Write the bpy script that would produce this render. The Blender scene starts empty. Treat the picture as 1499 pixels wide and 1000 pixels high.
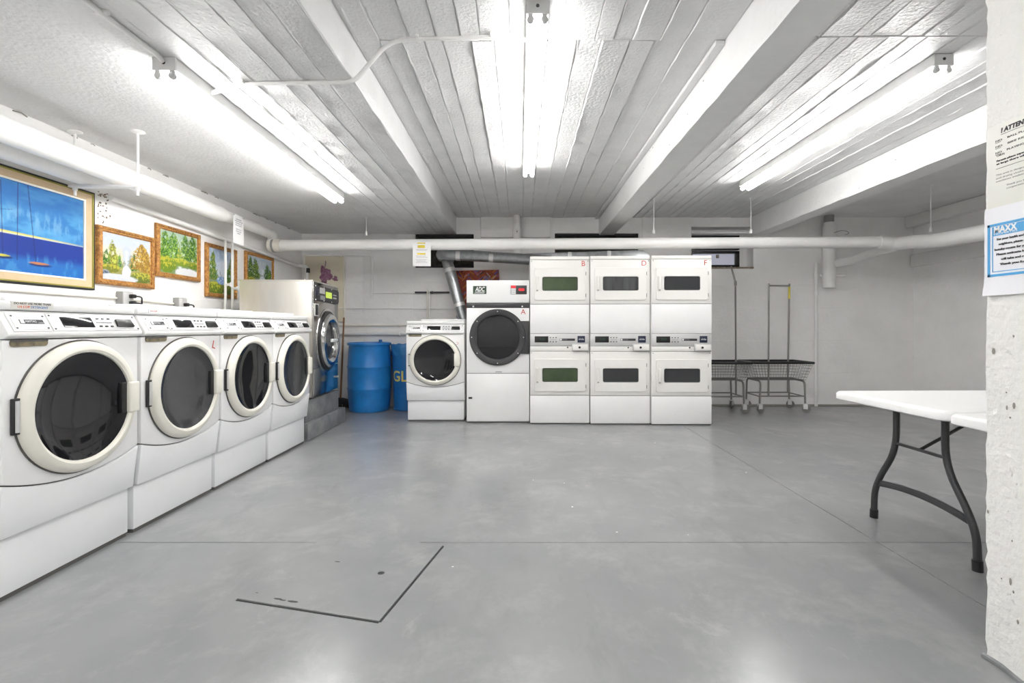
import bpy, bmesh, math, random
import numpy as np
from mathutils import Vector, Matrix

random.seed(11)
scene = bpy.context.scene
COL = scene.collection
PI = math.pi

# ------------------------------------------------------------------ camera, world, exposure
cam_d = bpy.data.cameras.new('camera')
cam_d.sensor_width = 36.0
cam_d.sensor_fit = 'HORIZONTAL'
cam_d.lens = 710 / 1499 * 36.0
cam_d.shift_x = -11.5 / 1499
cam_d.shift_y = -20.0 / 1499
cam_d.clip_start = 0.05
cam = bpy.data.objects.new('camera', cam_d)
cam.location = (0, 0, 1.115)
cam.rotation_euler = (PI / 2, 0, 0)
COL.objects.link(cam)
scene.camera = cam

world = bpy.data.worlds.new('world')
scene.world = world
world.use_nodes = True
world.node_tree.nodes['Background'].inputs[0].default_value = (0.8, 0.85, 0.9, 1)
world.node_tree.nodes['Background'].inputs[1].default_value = 0.4

TUBE_STRENGTH = 26.0
scene.view_settings.view_transform = 'Standard'
scene.view_settings.look = 'None'
scene.view_settings.gamma = 1.0
scene.view_settings.use_curve_mapping = False
scene.view_settings.exposure = 0.78
scene.cycles.use_denoising = True
scene.cycles.max_bounces = 10
scene.cycles.diffuse_bounces = 7
scene.cycles.glossy_bounces = 4
scene.cycles.sample_clamp_indirect = 8.0

# ------------------------------------------------------------------ materials
MATS = {}


def mat(name, color, rough=0.5, metal=0.0, spec=0.5, bump=0.0, bscale=60.0, var=0.0, vscale=4.0,
        vcolor=None, rvar=0.0, coat=0.0, emis=0.0, stretch=None, bdetail=4.0, alpha=None, thresh=(0.4, 0.7)):
    m = bpy.data.materials.new(name)
    m.use_nodes = True
    nt = m.node_tree
    b = nt.nodes['Principled BSDF']
    c = tuple(color) + (1.0,)
    b.inputs['Base Color'].default_value = c
    b.inputs['Roughness'].default_value = rough
    b.inputs['Metallic'].default_value = metal
    b.inputs['Specular IOR Level'].default_value = spec
    b.inputs['Coat Weight'].default_value = coat
    if alpha is not None:
        b.inputs['Alpha'].default_value = alpha
    if emis:
        b.inputs['Emission Color'].default_value = c
        b.inputs['Emission Strength'].default_value = emis
    if bump or var or rvar:
        tc = nt.nodes.new('ShaderNodeTexCoord')
        src = tc.outputs['Object']
        if stretch:
            mp = nt.nodes.new('ShaderNodeMapping')
            mp.inputs['Scale'].default_value = stretch
            nt.links.new(src, mp.inputs['Vector'])
            src = mp.outputs['Vector']
    if var or rvar:
        n = nt.nodes.new('ShaderNodeTexNoise')
        n.inputs['Scale'].default_value = vscale
        n.inputs['Detail'].default_value = 6
        n.inputs['Roughness'].default_value = 0.6
        nt.links.new(src, n.inputs['Vector'])
        rp = nt.nodes.new('ShaderNodeMapRange')
        rp.inputs['From Min'].default_value = thresh[0]
        rp.inputs['From Max'].default_value = thresh[1]
        nt.links.new(n.outputs['Fac'], rp.inputs['Value'])
        if var:
            mx = nt.nodes.new('ShaderNodeMix')
            mx.data_type = 'RGBA'
            mx.inputs['A'].default_value = c
            v2 = tuple(vcolor) if vcolor else tuple(x * (1 - var) for x in color)
            mx.inputs['B'].default_value = v2 + (1.0,)
            nt.links.new(rp.outputs['Result'], mx.inputs['Factor'])
            nt.links.new(mx.outputs['Result'], b.inputs['Base Color'])
        if rvar:
            r2 = nt.nodes.new('ShaderNodeMapRange')
            r2.inputs['From Min'].default_value = 0.3
            r2.inputs['From Max'].default_value = 0.7
            r2.inputs['To Min'].default_value = max(0.02, rough - rvar)
            r2.inputs['To Max'].default_value = rough + rvar
            nt.links.new(n.outputs['Fac'], r2.inputs['Value'])
            nt.links.new(r2.outputs['Result'], b.inputs['Roughness'])
    if bump:
        n2 = nt.nodes.new('ShaderNodeTexNoise')
        n2.inputs['Scale'].default_value = bscale
        n2.inputs['Detail'].default_value = bdetail
        nt.links.new(src, n2.inputs['Vector'])
        bp = nt.nodes.new('ShaderNodeBump')
        bp.inputs['Strength'].default_value = bump
        bp.inputs['Distance'].default_value = 0.01
        nt.links.new(n2.outputs['Fac'], bp.inputs['Height'])
        nt.links.new(bp.outputs['Normal'], b.inputs['Normal'])
    MATS[name] = m
    return m


mat('wall', (0.87, 0.862, 0.85), 0.55, bump=0.35, bscale=22, var=0.08, vscale=2.2)
mat('ceiling', (0.75, 0.75, 0.748), 0.42, bump=0.55, bscale=45, var=0.06, vscale=3, rvar=0.1, bdetail=6)
mat('ceiling_board', (0.75, 0.75, 0.748), 0.40, bump=0.6, bscale=55, var=0.07, vscale=5, rvar=0.1, bdetail=7)
mat('beam', (0.82, 0.82, 0.815), 0.42, bump=0.3, bscale=30, var=0.05, vscale=6)
mat('pillar', (0.86, 0.855, 0.83), 0.5, bump=0.9, bscale=38, var=0.05, vscale=4, bdetail=7)
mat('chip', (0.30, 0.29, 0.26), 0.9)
mat('stain', (0.22, 0.17, 0.12), 0.9, var=0.5, vscale=30)
mat('pipe', (0.85, 0.845, 0.83), 0.35, bump=0.12, bscale=35, var=0.05, vscale=4)
mat('pipe_cream', (0.78, 0.75, 0.68), 0.4, bump=0.1, bscale=40)
mat('white', (0.87, 0.87, 0.865), 0.33, coat=0.2, var=0.035, vscale=3)
mat('white_cool', (0.84, 0.85, 0.865), 0.32, var=0.03, vscale=4)
mat('cream', (0.80, 0.78, 0.70), 0.32, var=0.06, vscale=5)
mat('almond', (0.83, 0.82, 0.79), 0.33, var=0.03, vscale=3)
mat('seam', (0.10, 0.095, 0.09), 0.7)
mat('black', (0.012, 0.012, 0.013), 0.35)
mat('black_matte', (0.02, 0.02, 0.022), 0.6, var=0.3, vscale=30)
mat('charcoal', (0.035, 0.035, 0.037), 0.45)
mat('glass_dark', (0.010, 0.010, 0.012), 0.04, spec=0.45)
mat('glass_grey', (0.042, 0.043, 0.046), 0.05, spec=0.45)
mat('glass_green', (0.035, 0.055, 0.028), 0.05, spec=0.45, var=0.5, vscale=3, vcolor=(0.075, 0.11, 0.05), thresh=(0.3, 0.8))
mat('glass_smoke', (0.025, 0.028, 0.028), 0.05, spec=0.45, var=0.5, vscale=7, vcolor=(0.09, 0.092, 0.095), stretch=(1, 1, 0.1), thresh=(0.4, 0.65))
mat('drawer_slot', (0.24, 0.20, 0.12), 0.6, var=0.7, vscale=30)
mat('plate', (0.80, 0.80, 0.80), 0.3, metal=0.15)
mat('screw', (0.16, 0.16, 0.16), 0.4, metal=0.6)
mat('silver', (0.62, 0.62, 0.615), 0.35, metal=0.35)
mat('chrome', (0.75, 0.75, 0.74), 0.10, metal=1.0)
mat('steel', (0.60, 0.575, 0.54), 0.16, metal=1.0, var=0.1, vscale=3)
mat('steel_side', (0.66, 0.63, 0.58), 0.34, metal=0.75, var=0.18, vscale=2.5, stretch=(1, 1, 0.25))
mat('galvanised', (0.46, 0.475, 0.49), 0.32, metal=0.9, var=0.25, vscale=18)
mat('tape', (0.78, 0.78, 0.77), 0.35, metal=0.5)
mat('wire', (0.26, 0.255, 0.24), 0.35, metal=0.8)
mat('red', (0.55, 0.05, 0.04), 0.5)
mat('red_print', (0.70, 0.12, 0.06), 0.5)
mat('bright_red', (0.75, 0.02, 0.03), 0.4, emis=0.25)
mat('blue_print', (0.05, 0.16, 0.45), 0.5)
mat('ink', (0.03, 0.03, 0.035), 0.6)
mat('grey_ink', (0.30, 0.30, 0.32), 0.6)
mat('navy', (0.012, 0.018, 0.045), 0.3)
mat('lcd_green', (0.42, 0.55, 0.05), 0.3, emis=0.35)
mat('lcd_dim', (0.02, 0.07, 0.04), 0.3, emis=0.1)
mat('logo_green', (0.02, 0.045, 0.02), 0.4)
mat('paper', (0.86, 0.86, 0.86), 0.6)
mat('paper_cream', (0.74, 0.74, 0.69), 0.35)
mat('paper_lilac', (0.82, 0.82, 0.86), 0.4)
mat('sign_blue', (0.07, 0.34, 0.66), 0.45)
mat('highlighter', (0.72, 0.56, 0.04), 0.6)
mat('barrel', (0.015, 0.20, 0.56), 0.34, var=0.3, vscale=7, vcolor=(0.013, 0.15, 0.44))
mat('bin', (0.015, 0.15, 0.44), 0.38, var=0.25, vscale=6)
mat('bag', (0.03, 0.17, 0.42), 0.18, bump=0.9, bscale=26)
mat('bin_yellow', (0.72, 0.58, 0.14), 0.5)
mat('wood', (0.30, 0.15, 0.07), 0.5, var=0.4, vscale=9, stretch=(1, 1, 0.1))
mat('bristle', (0.035, 0.03, 0.028), 0.9, bump=0.8, bscale=90)
mat('concrete', (0.16, 0.17, 0.18), 0.6, bump=0.5, bscale=50, var=0.35, vscale=5, vcolor=(0.27, 0.275, 0.28))
mat('gold', (0.30, 0.13, 0.035), 0.42, metal=0.35, bump=0.9, bscale=70, var=0.7, vscale=45, vcolor=(0.58, 0.30, 0.07))
mat('linen', (0.58, 0.44, 0.28), 0.8, bump=0.15, bscale=220, var=0.12, vscale=12)
mat('olive_gold', (0.30, 0.27, 0.05), 0.4, metal=0.4)
mat('liner', (0.80, 0.78, 0.72), 0.6)
mat('outlet_grey', (0.34, 0.34, 0.33), 0.5, metal=0.3)
mat('table_top', (0.88, 0.88, 0.875), 0.45, bump=0.1, bscale=180)
mat('table_leg', (0.035, 0.036, 0.038), 0.42)
mat('void', (0.018, 0.017, 0.016), 0.9, bump=0.8, bscale=20, var=0.6, vscale=14, vcolor=(0.05, 0.046, 0.04))
mat('window_pane', (0.62, 0.64, 0.76), 0.25, emis=0.12)
mat('cream_board', (0.72, 0.66, 0.52), 0.6, var=0.06, vscale=3)
mat('purple', (0.25, 0.10, 0.17), 0.7, var=0.6, vscale=26, vcolor=(0.40, 0.22, 0.32))
mat('purple_pale', (0.50, 0.38, 0.52), 0.7, var=0.4, vscale=12)
mat('housing', (0.80, 0.80, 0.79), 0.4)
mat('socket', (0.70, 0.70, 0.69), 0.45)
mat('caster_rubber', (0.16, 0.155, 0.15), 0.5)
mat('yellow', (0.75, 0.62, 0.08), 0.5)
mat('rust', (0.20, 0.15, 0.09), 0.9, var=0.5, vscale=30, vcolor=(0.42, 0.40, 0.36))
mat('debris', (0.75, 0.73, 0.68), 0.8)


def tube_mat():
    m = bpy.data.materials.new('tube_light')
    m.use_nodes = True
    b = m.node_tree.nodes['Principled BSDF']
    b.inputs['Base Color'].default_value = (0.9, 0.9, 0.9, 1)
    b.inputs['Emission Color'].default_value = (1.0, 0.985, 0.965, 1)
    b.inputs['Emission Strength'].default_value = TUBE_STRENGTH
    MATS['tube_light'] = m


tube_mat()


def floor_mat():
    m = bpy.data.materials.new('floor_paint')
    m.use_nodes = True
    nt = m.node_tree
    N, L = nt.nodes, nt.links
    b = N['Principled BSDF']
    geo = N.new('ShaderNodeNewGeometry')
    pos = geo.outputs['Position']

    def noise(scale, detail=6, rough=0.6, dist=0.0, stretch=None):
        n = N.new('ShaderNodeTexNoise')
        n.inputs['Scale'].default_value = scale
        n.inputs['Detail'].default_value = detail
        n.inputs['Roughness'].default_value = rough
        n.inputs['Distortion'].default_value = dist
        s = pos
        if stretch:
            mp = N.new('ShaderNodeMapping')
            mp.inputs['Scale'].default_value = stretch
            L.new(pos, mp.inputs['Vector'])
            s = mp.outputs['Vector']
        L.new(s, n.inputs['Vector'])
        return n.outputs['Fac']

    def rng(fac, a, c, lo, hi):
        r = N.new('ShaderNodeMapRange')
        r.inputs['From Min'].default_value = a
        r.inputs['From Max'].default_value = c
        r.inputs['To Min'].default_value = lo
        r.inputs['To Max'].default_value = hi
        L.new(fac, r.inputs['Value'])
        return r.outputs['Result']

    def mix(fac, A, B):
        x = N.new('ShaderNodeMix')
        x.data_type = 'RGBA'
        L.new(fac, x.inputs['Factor'])
        for key, v in (('A', A), ('B', B)):
            if isinstance(v, tuple):
                x.inputs[key].default_value = v + (1,)
            else:
                L.new(v, x.inputs[key])
        return x.outputs['Result']

    c = mix(rng(noise(0.9, 5), 0.35, 0.7, 0, 1), (0.225, 0.232, 0.240), (0.285, 0.289, 0.294))
    c = mix(rng(noise(2.4, 9, 0.72, 0.3), 0.50, 0.80, 0, 0.55), c, (0.40, 0.40, 0.39))
    c = mix(rng(noise(1.7, 10, 0.8, 0.8), 0.60, 0.72, 0, 0.35), c, (0.46, 0.45, 0.42))
    c = mix(rng(noise(60, 4, 0.7), 0.66, 0.85, 0, 0.25), c, (0.50, 0.50, 0.49))
    c = mix(rng(noise(5, 9, 0.7, 0.4, (1, 0.4, 1)), 0.54, 0.80, 0, 0.5), c, (0.18, 0.185, 0.187))
    L.new(c, b.inputs['Base Color'])
    L.new(rng(noise(2.3, 6), 0.3, 0.7, 0.20, 0.262), b.inputs['Roughness'])
    b.inputs['Specular IOR Level'].default_value = 0.55
    bp = N.new('ShaderNodeBump')
    bp.inputs['Strength'].default_value = 0.10
    bp.inputs['Distance'].default_value = 0.008
    L.new(noise(9, 3, 0.4), bp.inputs['Height'])
    L.new(bp.outputs['Normal'], b.inputs['Normal'])
    MATS['floor_paint'] = m


floor_mat()


def attr_mat(name, rough=0.55, bump=0.12):
    m = bpy.data.materials.new(name)
    m.use_nodes = True
    nt = m.node_tree
    b = nt.nodes['Principled BSDF']
    a = nt.nodes.new('ShaderNodeAttribute')
    a.attribute_name = 'Col'
    nt.links.new(a.outputs['Color'], b.inputs['Base Color'])
    b.inputs['Roughness'].default_value = rough
    b.inputs['Specular IOR Level'].default_value = 0.3
    MATS[name] = m


attr_mat('canvas')


# ------------------------------------------------------------------ mesh helpers
def NB():
    return bmesh.new()


def merge(dst, src, mtx=None):
    if mtx is not None:
        bmesh.ops.transform(src, matrix=mtx, verts=src.verts)
    me = bpy.data.meshes.new('tmp')
    src.to_mesh(me)
    src.free()
    dst.from_mesh(me)
    bpy.data.meshes.remove(me)
    return dst


def box(bm, x0, x1, y0, y1, z0, z1, bev=0.0, seg=2, mtx=None):
    t = bmesh.new()
    bmesh.ops.create_cube(t, size=1.0)
    for v in t.verts:
        v.co = Vector(((x0 + x1) / 2 + v.co.x * (x1 - x0), (y0 + y1) / 2 + v.co.y * (y1 - y0), (z0 + z1) / 2 + v.co.z * (z1 - z0)))
    if bev:
        bmesh.ops.bevel(t, geom=list(t.edges), offset=bev, segments=seg, profile=0.5, affect='EDGES')
    return merge(bm, t, mtx)


def prism(bm, pts, axis, a, c, bev=0.0, seg=2, mtx=None):
    """2-D outline extruded along an axis; axis 'y': pts are (x,z); axis 'x': pts are (y,z); axis 'z': pts are (x,y)"""
    t = bmesh.new()

    def P(p, d):
        if axis == 'y':
            return (p[0], d, p[1])
        if axis == 'x':
            return (d, p[0], p[1])
        return (p[0], p[1], d)
    v0 = [t.verts.new(P(p, a)) for p in pts]
    v1 = [t.verts.new(P(p, c)) for p in pts]
    n = len(pts)
    t.faces.new(v0)
    t.faces.new(v1[::-1])
    for i in range(n):
        j = (i + 1) % n
        t.faces.new((v0[j], v0[i], v1[i], v1[j]))
    bmesh.ops.recalc_face_normals(t, faces=t.faces)
    if bev:
        es = [e for e in t.edges if len(e.link_faces) == 2 and e.calc_face_angle(0) > 0.6]
        bmesh.ops.bevel(t, geom=es, offset=bev, segments=seg, profile=0.5, affect='EDGES')
    return merge(bm, t, mtx)


def rrect(w, h, r, n=5, cx=0.0, cz=0.0):
    pts = []
    for k, (sx, sz) in enumerate(((1, 1), (-1, 1), (-1, -1), (1, -1))):
        for i in range(n + 1):
            a = PI / 2 * (k + i / n)
            pts.append((cx + sx * (w / 2 - r) + r * math.cos(a), cz + sz * (h / 2 - r) + r * math.sin(a)))
    return pts


def loops_y(bm, loops, close_first=True, close_last=True):
    """bridge successive outlines; each loop is (pts(x,z), y)"""
    t = bmesh.new()
    rows = [[t.verts.new((p[0], y, p[1])) for p in pts] for pts, y in loops]
    n = len(rows[0])
    for r0, r1 in zip(rows, rows[1:]):
        for i in range(n):
            j = (i + 1) % n
            t.faces.new((r0[i], r0[j], r1[j], r1[i]))
    if close_first:
        t.faces.new(rows[0][::-1])
    if close_last:
        t.faces.new(rows[-1])
    bmesh.ops.recalc_face_normals(t, faces=t.faces)
    return merge(bm, t)


def lathe(bm, prof, seg=48, mtx=None, closed=False):
    """profile of (r, z) spun about Z"""
    t = bmesh.new()
    rows = []
    for r, z in prof:
        if r < 1e-6:
            rows.append([t.verts.new((0, 0, z))])
        else:
            rows.append([t.verts.new((r * math.cos(2 * PI * i / seg), r * math.sin(2 * PI * i / seg), z)) for i in range(seg)])
    pairs = list(zip(rows, rows[1:]))
    if closed:
        pairs.append((rows[-1], rows[0]))
    for a, c in pairs:
        for i in range(seg):
            j = (i + 1) % seg
            if len(a) == 1 and len(c) == 1:
                continue
            if len(a) == 1:
                t.faces.new((a[0], c[j], c[i]))
            elif len(c) == 1:
                t.faces.new((a[i], a[j], c[0]))
            else:
                t.faces.new((a[i], a[j], c[j], c[i]))
    bmesh.ops.recalc_face_normals(t, faces=t.faces)
    return merge(bm, t, mtx)


FRONT = Matrix.Rotation(PI / 2, 4, 'X')        # lathe axis Z -> world -Y (towards the front of a thing)


def fillet(pts, r, n=5):
    pts = [Vector(p) for p in pts]
    out = [pts[0]]
    for i in range(1, len(pts) - 1):
        p, a, c = pts[i], pts[i - 1], pts[i + 1]
        d0, d1 = (a - p), (c - p)
        rr = min(r, d0.length * 0.49, d1.length * 0.49)
        s, e = p + d0.normalized() * rr, p + d1.normalized() * rr
        for k in range(n + 1):
            t = k / n
            out.append(s * (1 - t) ** 2 + p * 2 * t * (1 - t) + e * t * t)
    out.append(pts[-1])
    return out


def tube(bm, pts, r, seg=10, caps=True, radii=None, mtx=None):
    pts = [Vector(p) for p in pts]
    t = bmesh.new()
    n = len(pts)
    tang = []
    for i in range(n):
        a = pts[max(0, i - 1)]
        c = pts[min(n - 1, i + 1)]
        tang.append((c - a).normalized())
    up = Vector((0, 0, 1)) if abs(tang[0].z) < 0.9 else Vector((1, 0, 0))
    nrm = (up - tang[0] * up.dot(tang[0])).normalized()
    rows = []
    for i in range(n):
        nrm = (nrm - tang[i] * nrm.dot(tang[i]))
        nrm = nrm.normalized()
        bn = tang[i].cross(nrm)
        rad = radii[i] if radii else r
        rows.append([t.verts.new(pts[i] + (nrm * math.cos(2 * PI * k / seg) + bn * math.sin(2 * PI * k / seg)) * rad) for k in range(seg)])
    for a, c in zip(rows, rows[1:]):
        for k in range(seg):
            j = (k + 1) % seg
            t.faces.new((a[k], a[j], c[j], c[k]))
    if caps:
        t.faces.new(rows[0][::-1])
        t.faces.new(rows[-1])
    bmesh.ops.recalc_face_normals(t, faces=t.faces)
    return merge(bm, t, mtx)


def link_mesh(name, me, parent=None):
    o = bpy.data.objects.new(name, me)
    COL.objects.link(o)
    if parent is not None:
        o.parent = parent
    return o


def obj(name, bm, m, parent=None, smooth=True, angle=35, loc=None):
    me = bpy.data.meshes.new(name)
    bm.to_mesh(me)
    bm.free()
    me.materials.append(MATS[m] if isinstance(m, str) else m)
    if smooth:
        me.polygons.foreach_set('use_smooth', [True] * len(me.polygons))
        me.set_sharp_from_angle(angle=math.radians(angle))
    o = link_mesh(name, me, parent)
    if loc is not None:
        o.location = loc
    return o


def tag(o, label, cat, group=None, kind=None):
    o['label'] = label
    o['category'] = cat
    if group:
        o['group'] = group
    if kind:
        o['kind'] = kind
    return o


def thing(name, label, cat, loc=(0, 0, 0), rz=0.0, group=None):
    o = bpy.data.objects.new(name, None)
    o.empty_display_size = 0.1
    COL.objects.link(o)
    o.location = loc
    o.rotation_euler = (0, 0, rz)
    return tag(o, label, cat, group)


def copy_tree(o, parent=None):
    c = o.copy()
    COL.objects.link(c)
    c.parent = parent
    for ch in [x for x in bpy.data.objects if x.parent == o]:
        copy_tree(ch, c)
    return c


def text(name, body, size, m, parent, mtx, align='LEFT', shear=0.0, spacing=1.0, bold=0.0, width=None, mirror=False):
    """flat lettering in the XY plane of mtx"""
    cu = bpy.data.curves.new(name, 'FONT')
    cu.body = body
    cu.size = size
    cu.align_x = align
    cu.align_y = 'CENTER'
    cu.shear = shear
    cu.space_character = spacing
    cu.offset = bold
    cu.extrude = 0.0004
    cu.resolution_u = 3
    tmp = bpy.data.objects.new('tmp_text', cu)
    me = bpy.data.meshes.new_from_object(tmp)
    bpy.data.objects.remove(tmp)
    bpy.data.curves.remove(cu)
    if width and len(me.vertices):
        xs = [v.co.x for v in me.vertices]
        s = width / max(1e-6, max(xs) - min(xs))
        me.transform(Matrix.Diagonal((s, 1, 1, 1)))
    if mirror:
        me.transform(Matrix.Diagonal((-1, 1, 1, 1)))
    me.transform(mtx)
    me.materials.clear()
    me.materials.append(MATS[m])
    me.name = name
    return link_mesh(name, me, parent)


def face_m(x, z, y):
    """matrix for lettering on a face that looks towards -Y: text X -> +X, text Y -> +Z"""
    return Matrix.Translation((x, y, z)) @ Matrix.Rotation(PI / 2, 4, 'X')


# ------------------------------------------------------------------ the room
XL, XR, YB, YF = -3.12, 5.63, 6.94, -2.6
ZC, ZL = 2.70, 2.46          # ceiling of the middle and right bays, ceiling of the left bay
STEP = -0.91


def struct(name, bm, m, label, cat, parent=None, smooth=True):
    o = obj(name, bm, m, parent, smooth)
    if parent is None:
        tag(o, label, cat, kind='structure')
    return o


# floor: a bed with four painted slabs and recessed joints
b = NB()
box(b, XL - 0.2, XR + 0.2, YF - 0.2, YB + 0.2, -0.12, -0.007)
floor = struct('floor', b, 'rust', 'grey painted concrete floor with a glossy worn finish', 'floor')
JX, JY, G = 1.86, 2.52, 0.0028
for x0, x1 in ((XL - 0.2, JX - G), (JX + G, XR + 0.2)):
    for y0, y1 in ((YF - 0.2, JY - G), (JY + G, YB + 0.2)):
        b = NB()
        box(b, x0, x1, y0, y1, -0.007, 0.0)
        obj('slab', b, 'floor_paint', floor, smooth=False)

# walls
b = NB()
box(b, XL - 0.2, XL, YF - 0.2, YB + 0.2, 0, ZC + 0.1)
box(b, XL, XL + 0.03, YF, YB, 0, 1.385, 0.006)
struct('wall_left', b, 'wall', 'white painted wall hung with paintings behind the washer row', 'wall')

# back wall with three openings high up
holes = [(-1.50, -0.66, 1.975, 2.46), (0.50, 1.70, 2.13, 2.47), (2.455, 3.34, 1.975, 2.56)]
b = NB()
edges = [XL - 0.2] + [v for h_ in holes for v in h_[:2]] + [XR + 0.2]
for i in range(0, len(edges) - 1):
    x0, x1 = edges[i], edges[i + 1]
    if i % 2 == 0:
        box(b, x0, x1, YB, YB + 0.24, 0, ZC + 0.1)
    else:
        h_ = holes[i // 2]
        box(b, x0, x1, YB, YB + 0.24, 0, h_[2])
        box(b, x0, x1, YB, YB + 0.24, h_[3], ZC + 0.1)
wall_back = struct('wall_back', b, 'wall', 'white painted basement wall behind the dryers and laundry carts', 'wall')
for k, (a, lab) in enumerate((((-2.24, -1.53, YB - 0.012, YB, 0, ZL, 0.006), 'shallow white pilaster on the back wall behind the blue barrel'),
                              ((-0.56, 0.44, YB - 0.05, YB, 2.40, ZC, 0.02), 'white plastered block between the boarded windows below the middle lamp'),
                              ((1.75, 2.43, YB - 0.02, YB, 2.10, ZC, 0.01), 'shallow white pier beside the black-framed window'))):
    b = NB()
    box(b, *a)
    struct('trim_%d' % (k + 1), b, 'wall', lab, 'trim')
for zz, xa, xb in ((0.47, 3.4, XR), (0.93, 2.3, XR), (1.40, 2.3, XR), (1.72, 2.3, 4.2), (1.33, -3.0, -0.7), (1.78, -2.4, -0.7)):
    b = NB()
    pts = [(xa + (xb - xa) * k / 24, YB + random.uniform(-0.001, 0.002), zz + random.uniform(-0.006, 0.006)) for k in range(25)]
    tube(b, pts, 0.004, 5)
    obj('form_line', b, 'wall', wall_back)

b = NB()
box(b, XR, XR + 0.2, YF - 0.2, YB + 0.2, 0, ZC + 0.1)
box(b, XR - 0.12, XR, YF, YB, 2.55, ZC, 0.01)
box(b, XR - 0.05, XR, YF, YB, 1.98, 2.16, 0.02)
struct('wall_right', b, 'wall', 'plain white painted wall at the far right with a ledge', 'wall')
b = NB()
box(b, XL - 0.2, XR + 0.2, YF - 0.2, YF, 0, ZC + 0.1)
struct('wall_front', b, 'wall', 'plain white wall behind the viewer', 'wall')

# dark strip where floor meets the back wall
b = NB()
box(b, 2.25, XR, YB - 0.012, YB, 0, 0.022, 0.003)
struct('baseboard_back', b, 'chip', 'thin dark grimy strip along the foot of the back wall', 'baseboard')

# ceilings
b = NB()
box(b, STEP, XR + 0.2, YF - 0.2, YB + 0.2, ZC, ZC + 0.15)
ceiling = struct('ceiling', b, 'ceiling', 'white painted board-formed concrete ceiling over the middle and right bays', 'ceiling')
b = NB()
box(b, XL - 0.2, STEP, YF - 0.2, YB + 0.2, ZL, ZC + 0.15, 0.004)
ceiling_low = struct('ceiling_low', b, 'ceiling', 'lower white concrete ceiling over the washer row with a straight step edge', 'ceiling')


def board(parent, x0, x1, y0, y1, z, d, m='ceiling_board'):
    n = max(6, int((y1 - y0) / 0.09))
    t = NB()
    rows = []
    for i in range(n + 1):
        y = y0 + (y1 - y0) * i / n
        a = x0 + random.uniform(-0.002, 0.005)
        c = x1 - random.uniform(-0.002, 0.005)
        dd = d + random.uniform(-0.0012, 0.0012)
        rows.append([t.verts.new(p) for p in ((a, y, z), (a + 0.003, y, z - dd), (a + 0.006, y, z - dd - random.uniform(0, 1) ** 3 * 0.008),
                                              (a + 0.014, y, z - dd), (c - 0.003, y, z - dd), (c, y, z))])
    for r0, r1 in zip(rows, rows[1:]):
        for k in range(5):
            t.faces.new((r0[k], r1[k], r1[k + 1], r0[k + 1]))
    t.faces.new(rows[0])
    t.faces.new(rows[-1][::-1])
    bmesh.ops.recalc_face_normals(t, faces=t.faces)
    return obj('board', t, m, parent, smooth=True, angle=25)


def bay(parent, x0, x1, z, splits, wmin, wmax, dmin, dmax):
    for y0, y1 in splits:
        x = x0
        while x < x1 - 0.02:
            w = min(random.uniform(wmin, wmax), x1 - x)
            if x1 - x - w < 0.05:
                w = x1 - x
            board(parent, x, x + w, y0, y1, z, random.uniform(dmin, dmax))
            x += w


bay(ceiling, STEP + 0.02, 1.06, ZC, ((0.0, 2.66), (2.665, YB)), 0.10, 0.19, 0.003, 0.012)
bay(ceiling, 1.36, 3.28, ZC, ((0.0, 2.62), (2.63, YB)), 0.09, 0.17, 0.003, 0.012)
bay(ceiling_low, -1.86, STEP - 0.004, ZL, ((0.0, YB),), 0.09, 0.17, 0.002, 0.010)
# cove beside the right beam
b = NB()
box(b, 1.075, 1.13, 2.665, YB, ZC - 0.03, ZC, 0.008)
obj('cove', b, 'ceiling', ceiling)


def beam(x0, x1, zb, label):
    t = NB()
    n = 60
    rows = []
    for i in range(n + 1):
        y = YF + (YB - YF) * i / n
        j = lambda s: random.uniform(-s, s)
        rows.append([t.verts.new(p) for p in ((x0, y, ZC), (x0 + j(.002), y, zb + .02), (x0 + .006 + j(.003), y, zb + j(.003)),
                                              (x1 - .006 + j(.003), y, zb + j(.003)), (x1 + j(.002), y, zb + .02), (x1, y, ZC))])
    for r0, r1 in zip(rows, rows[1:]):
        for k in range(5):
            t.faces.new((r0[k], r1[k], r1[k + 1], r0[k + 1]))
    t.faces.new(rows[0])
    t.faces.new(rows[-1][::-1])
    bmesh.ops.recalc_face_normals(t, faces=t.faces)
    return tag(obj('ceiling_beam', t, 'beam', None, True, 40), label, 'beam', 'white concrete ceiling beams', 'structure')


bmR = beam(1.13, 1.35, 2.443, 'white concrete ceiling beam between the middle and right lamps')
bm3 = beam(3.30, 3.52, 2.435, 'white concrete ceiling beam to the right of the right-hand lamp')

for bo, x, n_ in ((bmR, 1.13, 16), (bm3, 3.30, 16)):
    for k in range(n_):
        b = NB()
        s_ = random.uniform(.003, .007)
        lathe(b, [(0, .002), (s_ * .7, .0015), (s_, 0)], 6, Matrix.Translation((x - .001, random.uniform(2.0, 5.5), 2.47 + random.random() ** 2 * .2)) @ Matrix.Rotation(-PI / 2, 4, 'Y') @ Matrix.Diagonal((random.uniform(.4, 1), random.uniform(.6, 2.0), 1, 1)))
        obj('chip', b, 'chip' if k % 2 else 'beam', bo)
# the step's own bright face gets a thin rough lip
b = NB()
pts = [(STEP + random.uniform(-0.002, 0.003), YF + k * 0.14, ZL + 0.004 + random.uniform(-0.003, 0.003)) for k in range(61)]
tube(b, pts, 0.006, 6)
obj('lip', b, 'ceiling', ceiling_low)
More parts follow.
